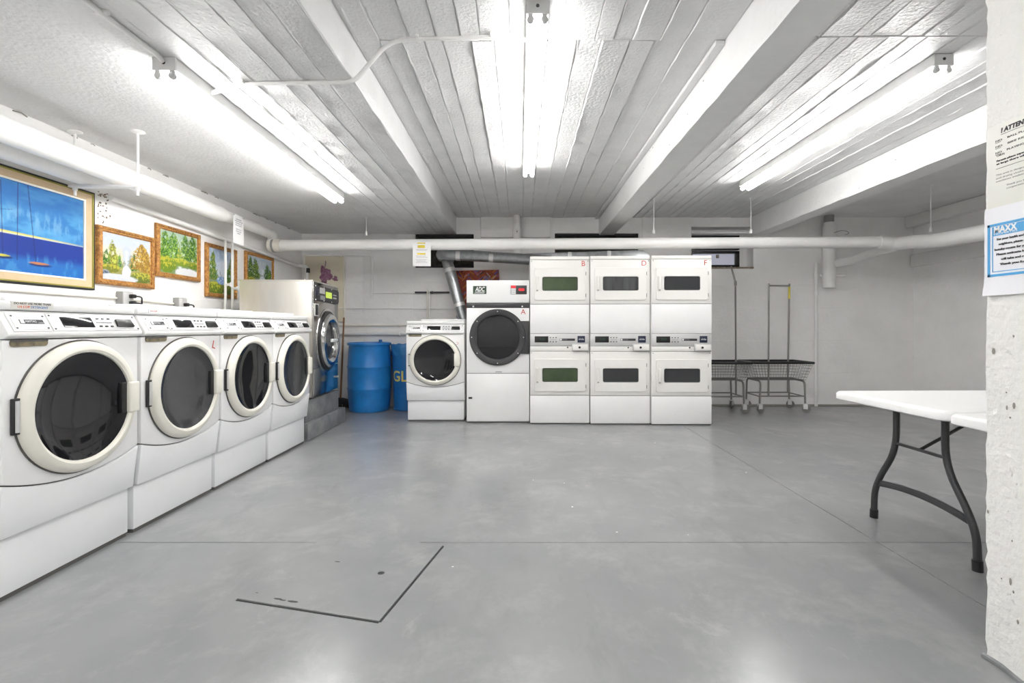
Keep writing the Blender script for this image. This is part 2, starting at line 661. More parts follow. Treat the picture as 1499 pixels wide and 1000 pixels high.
# patched crack where the low ceiling meets the left wall
for k in range(20):
    y = 2.3 + 4.2 * random.random() ** 1.5
    b = NB()
    L = random.uniform(0.02, 0.09)
    tube(b, [(XL + 0.012, y, ZL - 0.012), (XL + 0.014 + random.uniform(0, .008), y + L / 2, ZL - 0.008), (XL + 0.012, y + L, ZL - 0.014)], random.uniform(0.002, 0.005), 5)
    obj('crack', b, 'chip', ceiling_low)

# openings of the back wall: dark boarded windows with ducts and one glazed window
for i, (x0, x1, z0, z1) in enumerate(holes[:2]):
    b = NB()
    box(b, x0, x1, YB + 0.10, YB + 0.22, z0, z1)
    w = struct('window_%d' % (i + 1), b, 'void', ('black boarded-up window opening above the front-facing washer',
                                                  'black boarded-up window opening behind the pipe above the stacked dryers')[i], 'window')
    b = NB()
    for a in ((x0, x1, z0, z0 + 0.03), (x0, x1, z1 - 0.03, z1), (x0, x0 + 0.03, z0, z1), (x1 - 0.03, x1, z0, z1)):
        box(b, a[0], a[1], YB + 0.04, YB + 0.10, a[2], a[3])
    obj('frame', b, 'black_matte', w)
x0, x1, z0, z1 = holes[2]
b = NB()
box(b, x0, x1, YB + 0.20, YB + 0.23, z0, z1)
w3 = struct('window_3', b, 'wall', 'small black-framed basement window high behind the stacked dryers', 'window')
wx0, wx1 = 2.465, 3.19
for zz0, zz1 in ((1.995, 2.23), (2.25, 2.455)):
    b = NB()
    for a in ((wx0, wx1, zz0, zz0 + 0.035), (wx0, wx1, zz1 - 0.035, zz1), (wx0, wx0 + 0.04, zz0, zz1), (wx1 - 0.06, wx1, zz0, zz1)):
        box(b, a[0], a[1], YB + 0.10, YB + 0.16, a[2], a[3], 0.004)
    fr = obj('frame', b, 'black', w3)
    b = NB()
    box(b, wx0 + 0.03, wx1 - 0.04, YB + 0.135, YB + 0.15, zz0 + 0.02, zz1 - 0.02)
    obj('pane', b, 'window_pane', w3)
b = NB()
box(b, 2.86, 2.90, YB + 0.115, YB + 0.135, 2.13, 2.18, 0.004)
obj('latch', b, 'rust', w3)
b = NB()
box(b, 2.48, 3.34, YB - 0.02, YB + 0.10, 1.962, 1.985, 0.004)
obj('window_sill', b, 'rust', w3)
b = NB()
box(b, x0, x1, YB - 0.005, YB + 0.02, 2.465, 2.50, 0.006)
obj('lintel', b, 'wall', w3)

# pillar on the right, close to the viewer, with ragged edges and chips
PX, PY = 1.575, 1.642
b = NB()
t = bmesh.new()
bmesh.ops.create_grid(t, x_segments=20, y_segments=90, size=0.5)
for v in t.verts:
    u, s = v.co.x + 0.5, v.co.y + 0.5
    edge = 1.0 if u > 0.97 else 0.0
    v.co = Vector((PX + random.uniform(-0.0012, 0.0012) + edge * random.uniform(0, 0.004), 0.75 + u * (PY - 0.75) + edge * random.uniform(-0.006, 0.001), s * ZC))
bm2 = t
edge_v = sorted([v for v in bm2.verts if v.co.y > PY - 0.02], key=lambda v: v.co.z)
back = [bm2.verts.new((PX + 0.27, v.co.y, v.co.z)) for v in edge_v]
for i in range(len(edge_v) - 1):
    bm2.faces.new((edge_v[i], edge_v[i + 1], back[i + 1], back[i]))
near_v = sorted([v for v in bm2.verts if v.co.y < 0.77 and v.co.x < PX + 0.1], key=lambda v: v.co.z)
nb = [bm2.verts.new((PX + 0.27, v.co.y, v.co.z)) for v in near_v]
for i in range(len(near_v) - 1):
    bm2.faces.new((near_v[i], nb[i], nb[i + 1], near_v[i + 1]))
bm2.faces.new((back[0], back[-1], nb[-1], nb[0]))
bmesh.ops.recalc_face_normals(bm2, faces=bm2.faces)
merge(b, bm2)
pillar = obj('pillar', b, 'pillar', None, True, 30)
tag(pillar, 'rough white plastered pillar with pinned notices at the right edge', 'pillar', kind='structure')
for k in range(34):
    y = 1.55 + random.gauss(0, 0.012) if random.random() < .7 else random.uniform(1.45, 1.635)
    z = random.uniform(0.05, 1.2) if random.random() < .7 else random.uniform(1.8, 2.5)
    b = NB()
    s = random.uniform(0.0025, 0.0065)
    lathe(b, [(0, 0.0015), (s * .7, 0.001), (s, 0)], 7, Matrix.Translation((PX - 0.0012, y, z)) @ Matrix.Rotation(-PI / 2, 4, 'Y') @ Matrix.Diagonal((random.uniform(.7, 2.2), random.uniform(.5, 1.0), 1, 1)))
    obj('chip', b, 'chip' if random.random() < .55 else 'pillar', pillar)
b = NB()
pts = [(PX - 0.004 + random.uniform(-0.004, 0.004), 0.9 + k * 0.031, 0.006 + random.uniform(-.003, .004)) for k in range(25)]
tube(b, pts, 0.009, 6)
obj('foot_edge', b, 'concrete', pillar)


# ------------------------------------------------------------------ fluorescent fixtures
def make_fixture(label):
    r = thing('fluorescent_fixture', label, 'lamp', group='ceiling tube lamps')
    Lh = 1.21
    b = NB()
    prism(b, [(-.054, 0), (-.054, -.060), (-.050, -.064), (.050, -.064), (.054, -.060), (.054, 0)], 'y', -Lh, Lh)
    obj('housing', b, 'housing', r)
    for s in (-1, 1):
        b = NB()
        box(b, -.057, .057, s * Lh - (.004 if s < 0 else .012), s * Lh + (.012 if s < 0 else .004), -.066, -.001, .003)
        e = obj('end_cap', b, 'socket', r)
        b = NB()
        lathe(b, [(0, .004), (.008, .003), (.009, 0)], 10, Matrix.Translation((.0, s * (Lh + .004), -.03)) @ Matrix.Rotation(-s * PI / 2, 4, 'X'))
        obj('knockout', b, 'charcoal', e)
        for x in (-.034, .034):
            b = NB()
            box(b, x - .012, x + .012, s * (Lh - .012) - .010, s * (Lh - .012) + .010, -.100, -.055, .005)
            lathe(b, [(0, .012), (.016, .010), (.019, 0), (.016, -.010), (0, -.012)], 14, Matrix.Translation((x, s * (Lh - .012), -.089)) @ Matrix.Rotation(PI / 2, 4, 'X'))
            obj('lamp_holder', b, 'socket', r)
    for x in (-.034, .034):
        b = NB()
        tube(b, [(x, -Lh + .02, -.089), (x, Lh - .02, -.089)], .0175, 14)
        obj('fluorescent_tube', b, 'tube_light', r)
    return r


fx = make_fixture('twin-tube fluorescent lamp in the middle of the ceiling between beams')
fx.location = (0.086, 3.545, ZC - .006)
f2 = copy_tree(fx)
f2['label'] = 'twin-tube fluorescent lamp on the low ceiling above the washer row'
f2.location = (-1.78, 3.61, ZL - .004)
f2.rotation_euler = (0, 0, math.radians(0.9))
f3 = copy_tree(fx)
f3['label'] = 'twin-tube fluorescent lamp on the ceiling nearest the pillar, right of the beam'
f3.location = (2.43, 4.005, ZC - .006)
f3.rotation_euler = (0, 0, math.radians(0.6))
# unseen lamps added behind the viewer to fill the near room, continuing the rows
for x, z, lab in ((0.086, ZC - .006, 'middle'), (-1.78, ZL - .004, 'left'), (2.43, ZC - .006, 'right')):
    fb = copy_tree(fx)
    fb['label'] = 'added twin-tube fluorescent fill lamp, unseen behind the viewer in the %s ceiling bay' % lab
    fb.location = (x, -0.85, z)


# ------------------------------------------------------------------ front-loading washers
def slant_matrix(y0, z0, y1, z1):
    v = Vector((0, y1 - y0, z1 - z0))
    L = v.length
    v.normalize()
    u = Vector((1, 0, 0))
    w = u.cross(v)
    m = Matrix((u, v, w)).transposed().to_4x4()
    m.translation = Vector((0, y0, z0))
    return m, L


def flat_poly(pts, d0, d1, mtx, bev=0.0):
    b = NB()
    prism(b, pts, 'z', d0, d1, bev)
    bmesh.ops.transform(b, matrix=mtx, verts=b.verts)
    return b


def make_washer():
    r = thing('washing_machine', 'x', 'washing machine', group='white front-loading washers')
    W = 0.343
    b = NB()
    box(b, -.335, .335, .002, .68, .020, .258, .004)
    base = obj('base_stand', b, 'white_cool', r)
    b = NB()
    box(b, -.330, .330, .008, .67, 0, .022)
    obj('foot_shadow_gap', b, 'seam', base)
    b = NB()
    box(b, -W, W, .0, .72, .26, 1.185, .008)
    obj('cabinet', b, 'white', r)
    # lower panel with a smiling top seam
    arc = [(W * (1 - 2 * k / 24), .425 + .062 * (1 - 2 * k / 24) ** 2) for k in range(25)]
    b = NB()
    prism(b, [(-W + .003, .262), (W - .003, .262)] + [(x, z - .004) for x, z in arc], 'y', -.048, -.001, .005)
    for v in b.verts:
        if v.co.y < -.02:
            v.co.y += max(0, .44 - v.co.z) * .14
    obj('lower_panel', b, 'white_cool', r)
    b = NB()
    box(b, -W + .004, W - .004, -.03, .002, .41, .50)
    obj('panel_seam', b, 'seam', r)
    b = NB()
    prism(b, [(-W, 1.065), (W, 1.065)] + [(x, z + .002) for x, z in arc], 'y', -.046, -.001, .006)
    obj('front_panel', b, 'white', r)
    # console
    prof = [(0, 1.072), (-.052, 1.070), (-.070, 1.082), (-.070, 1.094), (-.020, 1.184), (0, 1.187)]
    b = NB()
    prism(b, prof, 'x', -W, W, .003)
    con = obj('console', b, 'white', r)
    M, L = slant_matrix(-.070, 1.094, -.020, 1.184)
    t = L
    dr = obj('dispenser_drawer', flat_poly([(-.318, .006), (-.158, .006), (-.158, t - .010), (-.318, t - .010)], 0, .004, M, .0015), 'white', con)
    obj('drawer_plate', flat_poly([(-.308, .014), (-.166, .014), (-.166, t - .020), (-.308, t - .020)], .003, .006, M, .001), 'plate', con)
    for x, y in ((-.302, .020), (-.172, .020), (-.302, t - .026), (-.172, t - .026), (-.140, .016), (-.140, t - .020), (.318, .016), (.318, t - .018)):
        b = NB()
        lathe(b, [(0, .0035), (.0035, .003), (.0045, 0)], 10)
        bmesh.ops.transform(b, matrix=M @ Matrix.Translation((x, y, .0055)), verts=b.verts)
        obj('screw', b, 'screw', con)
    obj('name_badge', flat_poly([(-.280, .040), (-.180, .040), (-.180, .060), (-.280, .060)], .005, .0072, M), 'ink', con)
    obj('badge_emblem', flat_poly([(-.278, .042), (-.262, .042), (-.262, .058), (-.278, .058)], .007, .008, M), 'plate', con)
    text('lettering', 'MAYTAG', .015, 'plate', con, M @ Matrix.Translation((-.258, .050, .0078)), width=.045)
    text('lettering', 'COMMERCIAL', .006, 'plate', con, M @ Matrix.Translation((-.206, .044, .0078)), width=.022)
    obj('control_plate', flat_poly([(-.150, .008), (.328, .008), (.328, t - .012), (-.150, t - .012)], 0, .004, M, .001), 'plate', con)
    obj('display', flat_poly([(-.095, .024), (.062, .024), (.062, t - .026), (-.095, t - .026)], .003, .0075, M, .001), 'glass_dark', con)
    for k in range(3):
        for yy in (.030, .072):
            b = flat_poly(rrect(.016, .008, .003, 3, .098 + k * .032, yy), .003, .007, M)
            obj('button', b, 'charcoal', con)
    obj('status_strip', flat_poly([(.084, .048), (.170, .048), (.170, .054), (.084, .054)], .003, .0055, M), 'grey_ink', con)
    obj('card_slot', flat_poly([(.190, .026), (.296, .026), (.290, t - .034), (.196, t - .034)], .003, .014, M, .003), 'black', con)
    b = NB()
    prism(b, rrect(.155, .028, .012, 4, -.238, 1.052), 'y', -.052, -.045)
    s = obj('drawer_grip', b, 'drawer_slot', r)
    b = NB()
    prism(b, rrect(.155, .010, .0045, 4, -.238, 1.062), 'y', -.0535, -.051)
    obj('grip_recess', b, 'seam', s)
    # lid
    b = NB()
    box(b, -W, W, -.030, .72, 1.188, 1.226, .009, 3)
    lid = obj('lid', b, 'white', r)
    b = NB()
    box(b, -.20, .335, .10, .70, 1.222, 1.252, .010, 3)
    obj('lid_step', b, 'white', lid)
    # door
    D = Matrix.Translation((0, -.046, .752)) @ FRONT
    b = NB()
    lathe(b, [(.305, -.004), (.308, .006), (.300, .006)], 64, D)
    obj('door_gap', b, 'seam', r)
    b = NB()
    lathe(b, [(.300, -.002), (.302, .016), (.296, .030), (.282, .040), (.262, .044), (.250, .038), (.246, .024), (.246, -.002)], 72, D, closed=True)
    door = obj('door_ring', b, 'cream', r)
    b = NB()
    lathe(b, [(0, .004), (.08, .005), (.14, .009), (.19, .015), (.225, .022), (.247, .030)], 64, D)
    obj('door_glass', b, 'glass_dark', door)
    b = NB()
    box(b, .198, .240, -.080, -.056, .680, .834, .003)
    obj('handle_recess', b, 'black', door)
    b = NB()
    box(b, .228, .292, -.100, -.060, .678, .836, .010, 3)
    obj('handle', b, 'cream', door)
    b = NB()
    box(b, -.316, -.284, -.066, -.048, .680, .828, .003)
    obj('hinge_recess', b, 'black', door)
    b = NB()
    tube(b, [(-.304, -.068, .690), (-.304, -.068, .818)], .008, 10)
    obj('hinge', b, 'silver', door)
    return r


w1 = make_washer()
row = [w1] + [copy_tree(w1) for _ in range(4)]
labels = ['white front-loading washer nearest the viewer with a detergent sticker on its lid',
          'white front-loading washer with a red L mark, second in the left row',
          'white front-loading washer in the left row, third from the viewer',
          'white front-loading washer at the far end of the left row beside the steel washer',
          'white front-loading washer facing the viewer between blue bins and the tall dryer']
for i, w in enumerate(row):
    w['label'] = labels[i]
    if i < 4:
        w.location = (-2.102 + .006 * i, (2.268, 2.968, 3.662, 4.356)[i], 0)
        w.rotation_euler = (0, 0, PI / 2)
    else:
        w.location = (-1.0, 5.778, 0)
        w.scale = (1.0, 1.0, 0.975)


def set_child_mat(root, name, m):
    for ch in [o for o in bpy.data.objects if o.parent == root]:
        if ch.name.split('.')[0] == name:
            ch.data = ch.data.copy()
            ch.data.materials[0] = MATS[m]
        set_child_mat(ch, name, m)


set_child_mat(row[1], 'door_glass', 'glass_grey')
set_child_mat(row[3], 'door_glass', 'glass_grey')
# the red marks and the detergent sticker
text('red_mark', 'L', .075, 'red', row[1], face_m(.262, 1.005, -.0472) @ Matrix.Rotation(-.25, 4, 'Z'))
text('red_mark', 'C', .045, 'red', row[4], face_m(.275, .955, -.0472), mirror=True)
b = NB()
box(b, -.295, -.115, -.0325, -.0285, 1.193, 1.224)
st = obj('sticker', b, 'paper_cream', row[0])
text('lettering', 'DO NOT USE MORE THAN', .013, 'ink', st, face_m(-.285, 1.216, -.0329), width=.155)
text('lettering', '1/4 CUP', .014, 'red_print', st, face_m(-.272, 1.202, -.0329), width=.05)
text('lettering', 'DETERGENT', .014, 'blue_print', st, face_m(-.216, 1.202, -.0329), width=.075)
b = NB()
box(b, -.27, -.14, -.0325, -.0285, 1.197, 1.220)
st = obj('sticker', b, 'white_cool', row[1])
text('lettering', '1/4 CUP', .010, 'red_print', st, face_m(-.262, 1.209, -.0329), width=.05)


# ------------------------------------------------------------------ stacked dryers
def rr_door(r, cz, glass):
    """raised rounded door with a rounded window; returns the door part"""
    b = NB()
    prism(b, rrect(.606, .388, .024, 5, .001, cz), 'y', -.0045, .004)
    obj('door_gap', b, 'seam', r)
    o0 = rrect(.594, .376, .02, 5, .001, cz)
    o1 = rrect(.586, .368, .018, 5, .001, cz)
    i1 = rrect(.418, .168, .022, 5, .003, cz + .002)
    i0 = rrect(.408, .158, .018, 5, .003, cz + .002)
    b = NB()
    loops_y(b, [(o0, -.002), (o0, -.013), (o1, -.018), (i1, -.018), (i0, -.014), (i0, -.004)], False, False)
    door = obj('door', b, 'almond', r)
    b = NB()
    prism(b, rrect(.416, .166, .02, 5, .003, cz + .002), 'y', -.012, -.006)
    obj('door_glass', b, glass, door)
    b = NB()
    for a in (rrect(.408, .158, .018, 5, .003, cz + .002),):
        inn = rrect(.392, .142, .012, 5, .003, cz + .002)
        loops_y(b, [(a, -.0175), (inn, -.0125)], False, False)
    obj('window_gasket', b, 'charcoal', door)
    b = NB()
    box(b, -.275, -.245, -.046, -.016, cz - .085, cz + .085, .010, 3)
    h = obj('handle', b, 'almond', door)
    b = NB()
    box(b, -.270, -.250, -.0475, -.044, cz - .082, cz - .068, .002)
    obj('latch_button', b, 'outlet_grey', h)
    for dz in (-.13, .12):
        b = NB()
        tube(b, [(.301, -.010, cz + dz - .02), (.301, -.010, cz + dz + .02)], .006, 8)
        obj('hinge', b, 'grey_ink', door)
    return door


def make_stack(glass_top, glass_low, letter, label):
    r = thing('stacked_dryer', label, 'dryer', group='stacked white dryers')
    W = .343
    b = NB()
    box(b, -W + .002, W - .002, .0, .70, .012, 1.938, .004)
    obj('cabinet', b, 'almond', r)
    b = NB()
    box(b, -W + .01, W - .01, .01, .68, 0, .014)
    obj('foot_gap', b, 'seam', r)

    def panel(name, z0, z1, m='almond', y=-.006):
        b = NB()
        box(b, -W, W, y, .004, z0, z1, .004)
        return obj(name, b, m, r)
    panel('top_cap', 1.904, 1.942)
    up = panel('upper_front', 1.392, 1.900)
    panel('middle_panel', 1.050, 1.387, 'white')
    con = panel('control_panel', .905, 1.046, 'silver', -.009)
    panel('coin_strip', .846, .902)
    panel('lower_front', .337, .842)
    panel('kick_panel', .016, .331, 'white')
    b = NB()
    box(b, -W + .004, W - .004, -.002, .002, .02, 1.93)
    obj('panel_seam', b, 'seam', r)
    rr_door(r, 1.621, glass_top)
    rr_door(r, .567, glass_low)
    b = NB()
    box(b, -.290, -.132, -.014, -.006, .946, 1.018, .003)
    d = obj('display', b, 'black', con)
    text('digits', '0:00', .036, 'lcd_dim', d, face_m(-.235, .982, -.0145))
    for k in range(3):
        for zz in (.955, 1.002):
            b = NB()
            lathe(b, [(0, .004), (.006, .003), (.007, 0)], 10, Matrix.Translation((-.108 + k * .033, -.009, zz)) @ FRONT)
            obj('button', b, 'charcoal', con)
    b = NB()
    box(b, -.112, -.040, -.0105, -.008, .976, .980)
    obj('status_strip', b, 'grey_ink', con)
    b = NB()
    box(b, .0, .176, -.012, -.008, .966, .992, .001)
    s = obj('name_badge', b, 'ink', con)
    b = NB()
    box(b, .003, .024, -.0135, -.011, .969, .989)
    obj('badge_emblem', b, 'plate', s)
    text('lettering', 'MAYTAG', .018, 'grey_ink', s, face_m(.03, .978, -.0125), width=.055)
    b = NB()
    box(b, .205, .292, -.016, -.006, .946, 1.022, .003)
    s = obj('card_reader', b, 'navy', con)
    text('lettering', 'slide', .030, 'plate', s, face_m(.248, .984, -.0165), align='CENTER', width=.06)
    b = NB()
    box(b, .140, .330, -.038, -.004, .850, .930, .006)
    cbx = obj('coin_box', b, 'silver', r)
    b = NB()
    box(b, .150, .322, -.041, -.036, .858, .922, .003)
    obj('coin_box_door', b, 'almond', cbx)
    b = NB()
    lathe(b, [(0, .008), (.012, .007), (.014, 0)], 14, Matrix.Translation((.226, -.040, .890)) @ FRONT)
    obj('lock', b, 'black', cbx)
    b = NB()
    lathe(b, [(0, .006), (.008, .005), (.009, 0)], 12, Matrix.Translation((.092, -.006, .888)) @ FRONT)
    obj('key_lock', b, 'charcoal', r)
    for x in (-.325, .325):
        for zz in (1.885, .826):
            b = NB()
            lathe(b, [(0, .003), (.005, .002), (.006, 0)], 8, Matrix.Translation((x, -.006, zz)) @ FRONT)
            obj('screw', b, 'grey_ink', r)
    text('red_letter', letter, .085, 'red', r, face_m(.272, 1.856, -.0068), align='CENTER')
    return r


for (gt, gl, let, lab, X, Y, dz) in (
        ('glass_green', 'glass_green', 'B', 'white stacked dryer marked B with green-tinted windows', .461, 5.615, 1.0),
        ('glass_smoke', 'glass_grey', 'D', 'white stacked dryer marked D in the middle of three stacks', 1.155, 5.585, 1.0),
        ('glass_grey', 'glass_grey', 'F', 'white stacked dryer marked F beside the laundry carts', 1.849, 5.55, 1.0)):
    s = make_stack(gt, gl, let, lab)
    s.location = (X, Y, 0)

# ------------------------------------------------------------------ tall single dryer with the black round door
r = thing('tumble_dryer', 'tall white dryer marked A with a black round door', 'dryer', (-.257, 5.695, 0))
b = NB()
box(b, -.366, .366, .0, .74, .014, 1.668, .004)
obj('cabinet', b, 'white', r)
b = NB()
box(b, -.35, .35, .01, .72, 0, .016)
obj('foot_gap', b, 'seam', r)
b = NB()
box(b, -.3675, .3675, -.010, .002, 1.412, 1.672, .004)
hd = obj('header_panel', b, 'white', r)
b = NB()
box(b, -.3675, .3675, -.004, .002, 1.348, 1.408, .002)
band = obj('lint_band', b, 'charcoal', r)
for x in (-.29, .285):
    b = NB()
    lathe(b, [(0, .006), (.008, .005), (.010, 0)], 12, Matrix.Translation((x, -.004, 1.366)) @ FRONT)
    obj('screw', b, 'plate', band)
b = NB()
box(b, -.3675, .3675, -.010, .002, .584, 1.344, .004)
obj('front_panel', b, 'white', r)
b = NB()
box(b, -.3675, .3675, -.008, .002, .02, .578, .004)
kp = obj('lower_panel', b, 'white', r)
b = NB()
box(b, -.345, -.302, -.012, -.006, .282, .304, .002)
obj('latch', b, 'black', kp)
b = NB()
box(b, -.362, .362, -.002, .001, .57, .59)
obj('panel_seam', b, 'seam', r)
b = NB()
box(b, -.03, .045, -.014, -.008, .596, .604, .002)
obj('catch', b, 'grey_ink', r)
D = Matrix.Translation((-.003, -.010, 1.005)) @ FRONT
b = NB()
lathe(b, [(.328, 0), (.330, .022), (.320, .034), (.276, .036), (.262, .030), (.256, .018), (.256, 0)], 72, D, closed=True)
ring = obj('door_ring', b, 'charcoal', r)
b = NB()
lathe(b, [(0, .020), (.12, .018), (.20, .014), (.260, .010)], 64, D)
obj('door_glass', b, 'glass_dark', ring)
b = NB()
pts = [(-.262 * math.cos(a), 1.005 + .262 * math.sin(a)) for a in [math.radians(-24 + 48 * k / 10) for k in range(11)]]
prism(b, [(x - .003, z) for x, z in pts], 'y', -.042, -.026)
obj('door_chord', b, 'charcoal', ring)
for a in (38, 0, -38, 142, 180, 218, 90, 270):
    b = NB()
    lathe(b, [(0, .005), (.005, .004), (.0065, 0)], 10, Matrix.Translation((-.003 + .302 * math.cos(math.radians(a)), -.046, 1.005 + .302 * math.sin(math.radians(a)))) @ FRONT)
    obj('screw', b, 'plate', ring)
b = NB()
box(b, .265, .366, -.034, -.008, .812, 1.195, .004)
obj('hinge_plate', b, 'charcoal', r)
b = NB()
box(b, -.292, -.135, -.014, -.008, 1.512, 1.605, .002)
lg = obj('logo_plate', b, 'logo_green', hd)
text('lettering', 'ADC', .072, 'plate', lg, face_m(-.212, 1.566, -.0146), align='CENTER', shear=.25, bold=.002, width=.115)
b = NB()
for k in range(3):
    box(b, -.282 + k * .012, -.16 + k * .006, -.0147, -.0138, 1.520 + k * .008, 1.5235 + k * .008)
obj('logo_stripe', b, 'plate', lg)
b = NB()
box(b, .150, .338, -.014, -.008, 1.508, 1.612, .002)
cp = obj('control_panel', b, 'charcoal', hd)
b = NB()
box(b, .154, .210, -.016, -.012, 1.582, 1.609)
obj('red_tab', b, 'bright_red', cp)
for k in range(3):
    b = NB()
    box(b, .154, .210, -.016, -.012, 1.512 + k * .023, 1.531 + k * .023)
    obj('price_tab', b, 'plate', cp)
b = NB()
prism(b, rrect(.07, .03, .012, 4, .276, 1.562), 'y', -.017, -.012)
obj('display', b, 'bright_red', cp)
text('red_letter', 'A', .085, 'red', r, face_m(.296, 1.300, -.0108), align='CENTER')

# ------------------------------------------------------------------ big steel washer on its plinth
b = NB()
box(b, -2.98, -2.078, 4.76, 5.79, 0, .172, .012)
box(b, -2.95, -2.115, 4.79, 5.66, .168, .392, .008)
tag(obj('concrete_plinth', b, 'concrete', None), 'two-step grey painted concrete plinth under the steel washer', 'plinth')
r = thing('industrial_washer', 'large stainless steel washer on a grey plinth behind the washer row', 'washing machine', (-2.075, 5.20, .393), PI / 2 + .075)
WW = .405
b = NB()
box(b, -WW, WW, .012, .70, .03, 1.182, .003)
obj('cabinet', b, 'steel_side', r)
for x in (-.33, .33):
    for y in (.10, .60):
        b = NB()
        lathe(b, [(0, .0), (.03, .0), (.03, .008), (.012, .012), (.012, .04)], 12, Matrix.Translation((x, y, 0)))
        obj('foot', b, 'charcoal', r)
b = NB()
box(b, -WW, WW, -.004, .014, .318, 1.182, .003)
fp = obj('front_panel', b, 'steel', r)
b = NB()
box(b, -WW, WW, -.004, .014, .03, .312, .003)
obj('lower_panel', b, 'steel', r)
b = NB()
box(b, -WW - .004, WW + .004, .0, .71, 1.182, 1.196, .003)
obj('top_panel', b, 'steel_side', r)
b = NB()
box(b, -.395, .395, -.016, -.002, .995, 1.150, .003)
cp = obj('control_panel', b, 'charcoal', r)
b = NB()
box(b, -.07, .13, -.019, -.014, 1.04, 1.105)
obj('display', b, 'lcd_green', cp)
b = NB()
box(b, -.26, -.10, -.018, -.014, 1.075, 1.135)
obj('label_plate', b, 'silver', cp)
b = NB()
box(b, -.37, -.29, -.022, -.014, 1.05, 1.115, .002)
obj('card_reader', b, 'navy', cp)
b = NB()
box(b, -.24, -.10, -.018, -.014, 1.012, 1.055)
obj('label_plate', b, 'grey_ink', cp)
b = NB()
box(b, .18, .30, -.018, -.014, 1.045, 1.06)
box(b, .18, .30, -.018, -.014, 1.08, 1.09)
obj('name_badge', b, 'silver', cp)
for x in (-.382, -.13, .13, .382):
    for z in (1.004, 1.141):
        b = NB()
        lathe(b, [(0, .004), (.006, .003), (.007, 0)], 8, Matrix.Translation((x, -.016, z)) @ FRONT)
        obj('screw', b, 'plate', cp)
b = NB()
box(b, -.385, -.27, -.012, -.002, .84, .965, .004)
sb = obj('soap_hatch', b, 'silver', r)
b = NB()
box(b, -.372, -.30, -.018, -.010, .85, .955, .003)
obj('slot', b, 'black', sb)
D = Matrix.Translation((.02, -.004, .585)) @ FRONT
b = NB()
lathe(b, [(.345, 0), (.345, .006), (.335, .009), (.318, .006), (.318, 0)], 72, D, closed=True)
obj('door_rim', b, 'chrome', r)
b = NB()
lathe(b, [(.29, 0), (.29, .035), (.275, .055), (.245, .060), (.215, .048), (.195, .030), (.190, 0)], 72, D, closed=True)
ring = obj('door_ring', b, 'chrome', r)
b = NB()
lathe(b, [(0, .004), (.10, .005), (.195, .014)], 56, D)
obj('door_glass', b, 'glass_grey', ring)
b = NB()
lathe(b, [(.315, 0), (.315, .022), (.292, .026), (.285, 0)], 72, D, closed=True)
obj('door_seal', b, 'black', ring)
b = NB()
box(b, -.09, .115, -.095, -.070, .570, .606, .006)
h = obj('handle', b, 'plate', ring)
b = NB()
box(b, .095, .118, -.098, -.068, .566, .610, .004)
obj('handle_end', b, 'charcoal', h)
for z in (.16, .40, .75):
    b = NB()
    lathe(b, [(0, .010), (.010, .008), (.012, 0)], 10, Matrix.Translation((.395, -.004, z)) @ FRONT)
    obj('bolt', b, 'plate', r)

# ------------------------------------------------------------------ blue barrel, blue bin, broom
b = NB()
R = .286
pr = [(0, 0), (.250, 0), (.262, .012), (.266, .05), (.278, .18), (.284, .288), (.290, .300), (.290, .312), (.284, .324),
      (.286, .45), (.284, .575), (.290, .588), (.290, .600), (.284, .612), (.278, .75), (.268, .875), (.272, .885)]
lathe(b, pr, 64)
br = tag(obj('barrel', b, 'barrel', None, True, 40), 'ribbed blue plastic barrel standing between broom and bin', 'barrel')
br.location = (-2.045, 6.60, 0)
b = NB()
lathe(b, [(.270, .882), (.286, .884), (.290, .900), (.286, .914), (.266, .918), (.262, .905), (.0, .903)], 64)
obj('rim', b, 'barrel', br)
b = NB()
lathe(b, [(0, .05), (.022, .05), (.026, .02), (.026, 0)], 14, Matrix.Translation((.12, .1, .903)))
obj('bung', b, 'bin', br)

b = NB()
lathe(b, [(0, 0), (.185, 0), (.196, .008), (.196, .03), (.190, .036), (.205, .40), (.218, .86), (.212, .862), (.200, .5), (.0, .45)], 56)
bn = tag(obj('rubbish_bin', b, 'bin', None, True, 40), 'blue recycling bin with yellow GLASS lettering and a blue bag', 'bin')
bn.location = (-1.535, 6.672, 0)
t = bmesh.new()
rows = []
n = 72
for z, dr_ in ((.74, .006), (.79, .010), (.83, .012), (.875, .012), (.892, .002), (.86, -.014), (.72, -.02)):
    row_ = []
    for i in range(n):
        a = 2 * PI * i / n
        rad = .205 + (z * .016) + dr_ + .005 * math.sin(a * 9 + z * 22) + .003 * math.sin(a * 23 + z * 60)
        zz = z + (.012 * math.sin(a * 7) + .008 * math.sin(a * 13 + 1) if dr_ == .006 else .006 * math.sin(a * 11) if z > .85 else 0)
        row_.append(t.verts.new((rad * math.cos(a), rad * math.sin(a), zz)))
    rows.append(row_)
for a_, c_ in zip(rows, rows[1:]):
    for i in range(n):
        j = (i + 1) % n
        t.faces.new((a_[i], a_[j], c_[j], c_[i]))
bmesh.ops.recalc_face_normals(t, faces=t.faces)
obj('bin_bag', t, 'bag', bn, True, 60)
gl = text('lettering', 'GLASS', .200, 'bin_yellow', bn, Matrix.Identity(4), bold=.003)
bm_ = bmesh.new()
bm_.from_mesh(gl.data)
bmesh.ops.triangulate(bm_, faces=bm_.faces)
bmesh.ops.subdivide_edges(bm_, edges=[e for e in bm_.edges if e.calc_length() > .02], cuts=2)
for v in bm_.verts:
    rad = .2145 + (v.co.z > 0) * .0006
    a = -PI / 2 + (v.co.x - .205) / .211
    z = .46 + v.co.y
    rad = (.190 + (z - .036) * .0412 if z < .40 else .205 + (z - .40) * .0283) + .0022 + (v.co.z > 0) * .0008
    v.co = Vector((rad * math.cos(a), rad * math.sin(a), z))
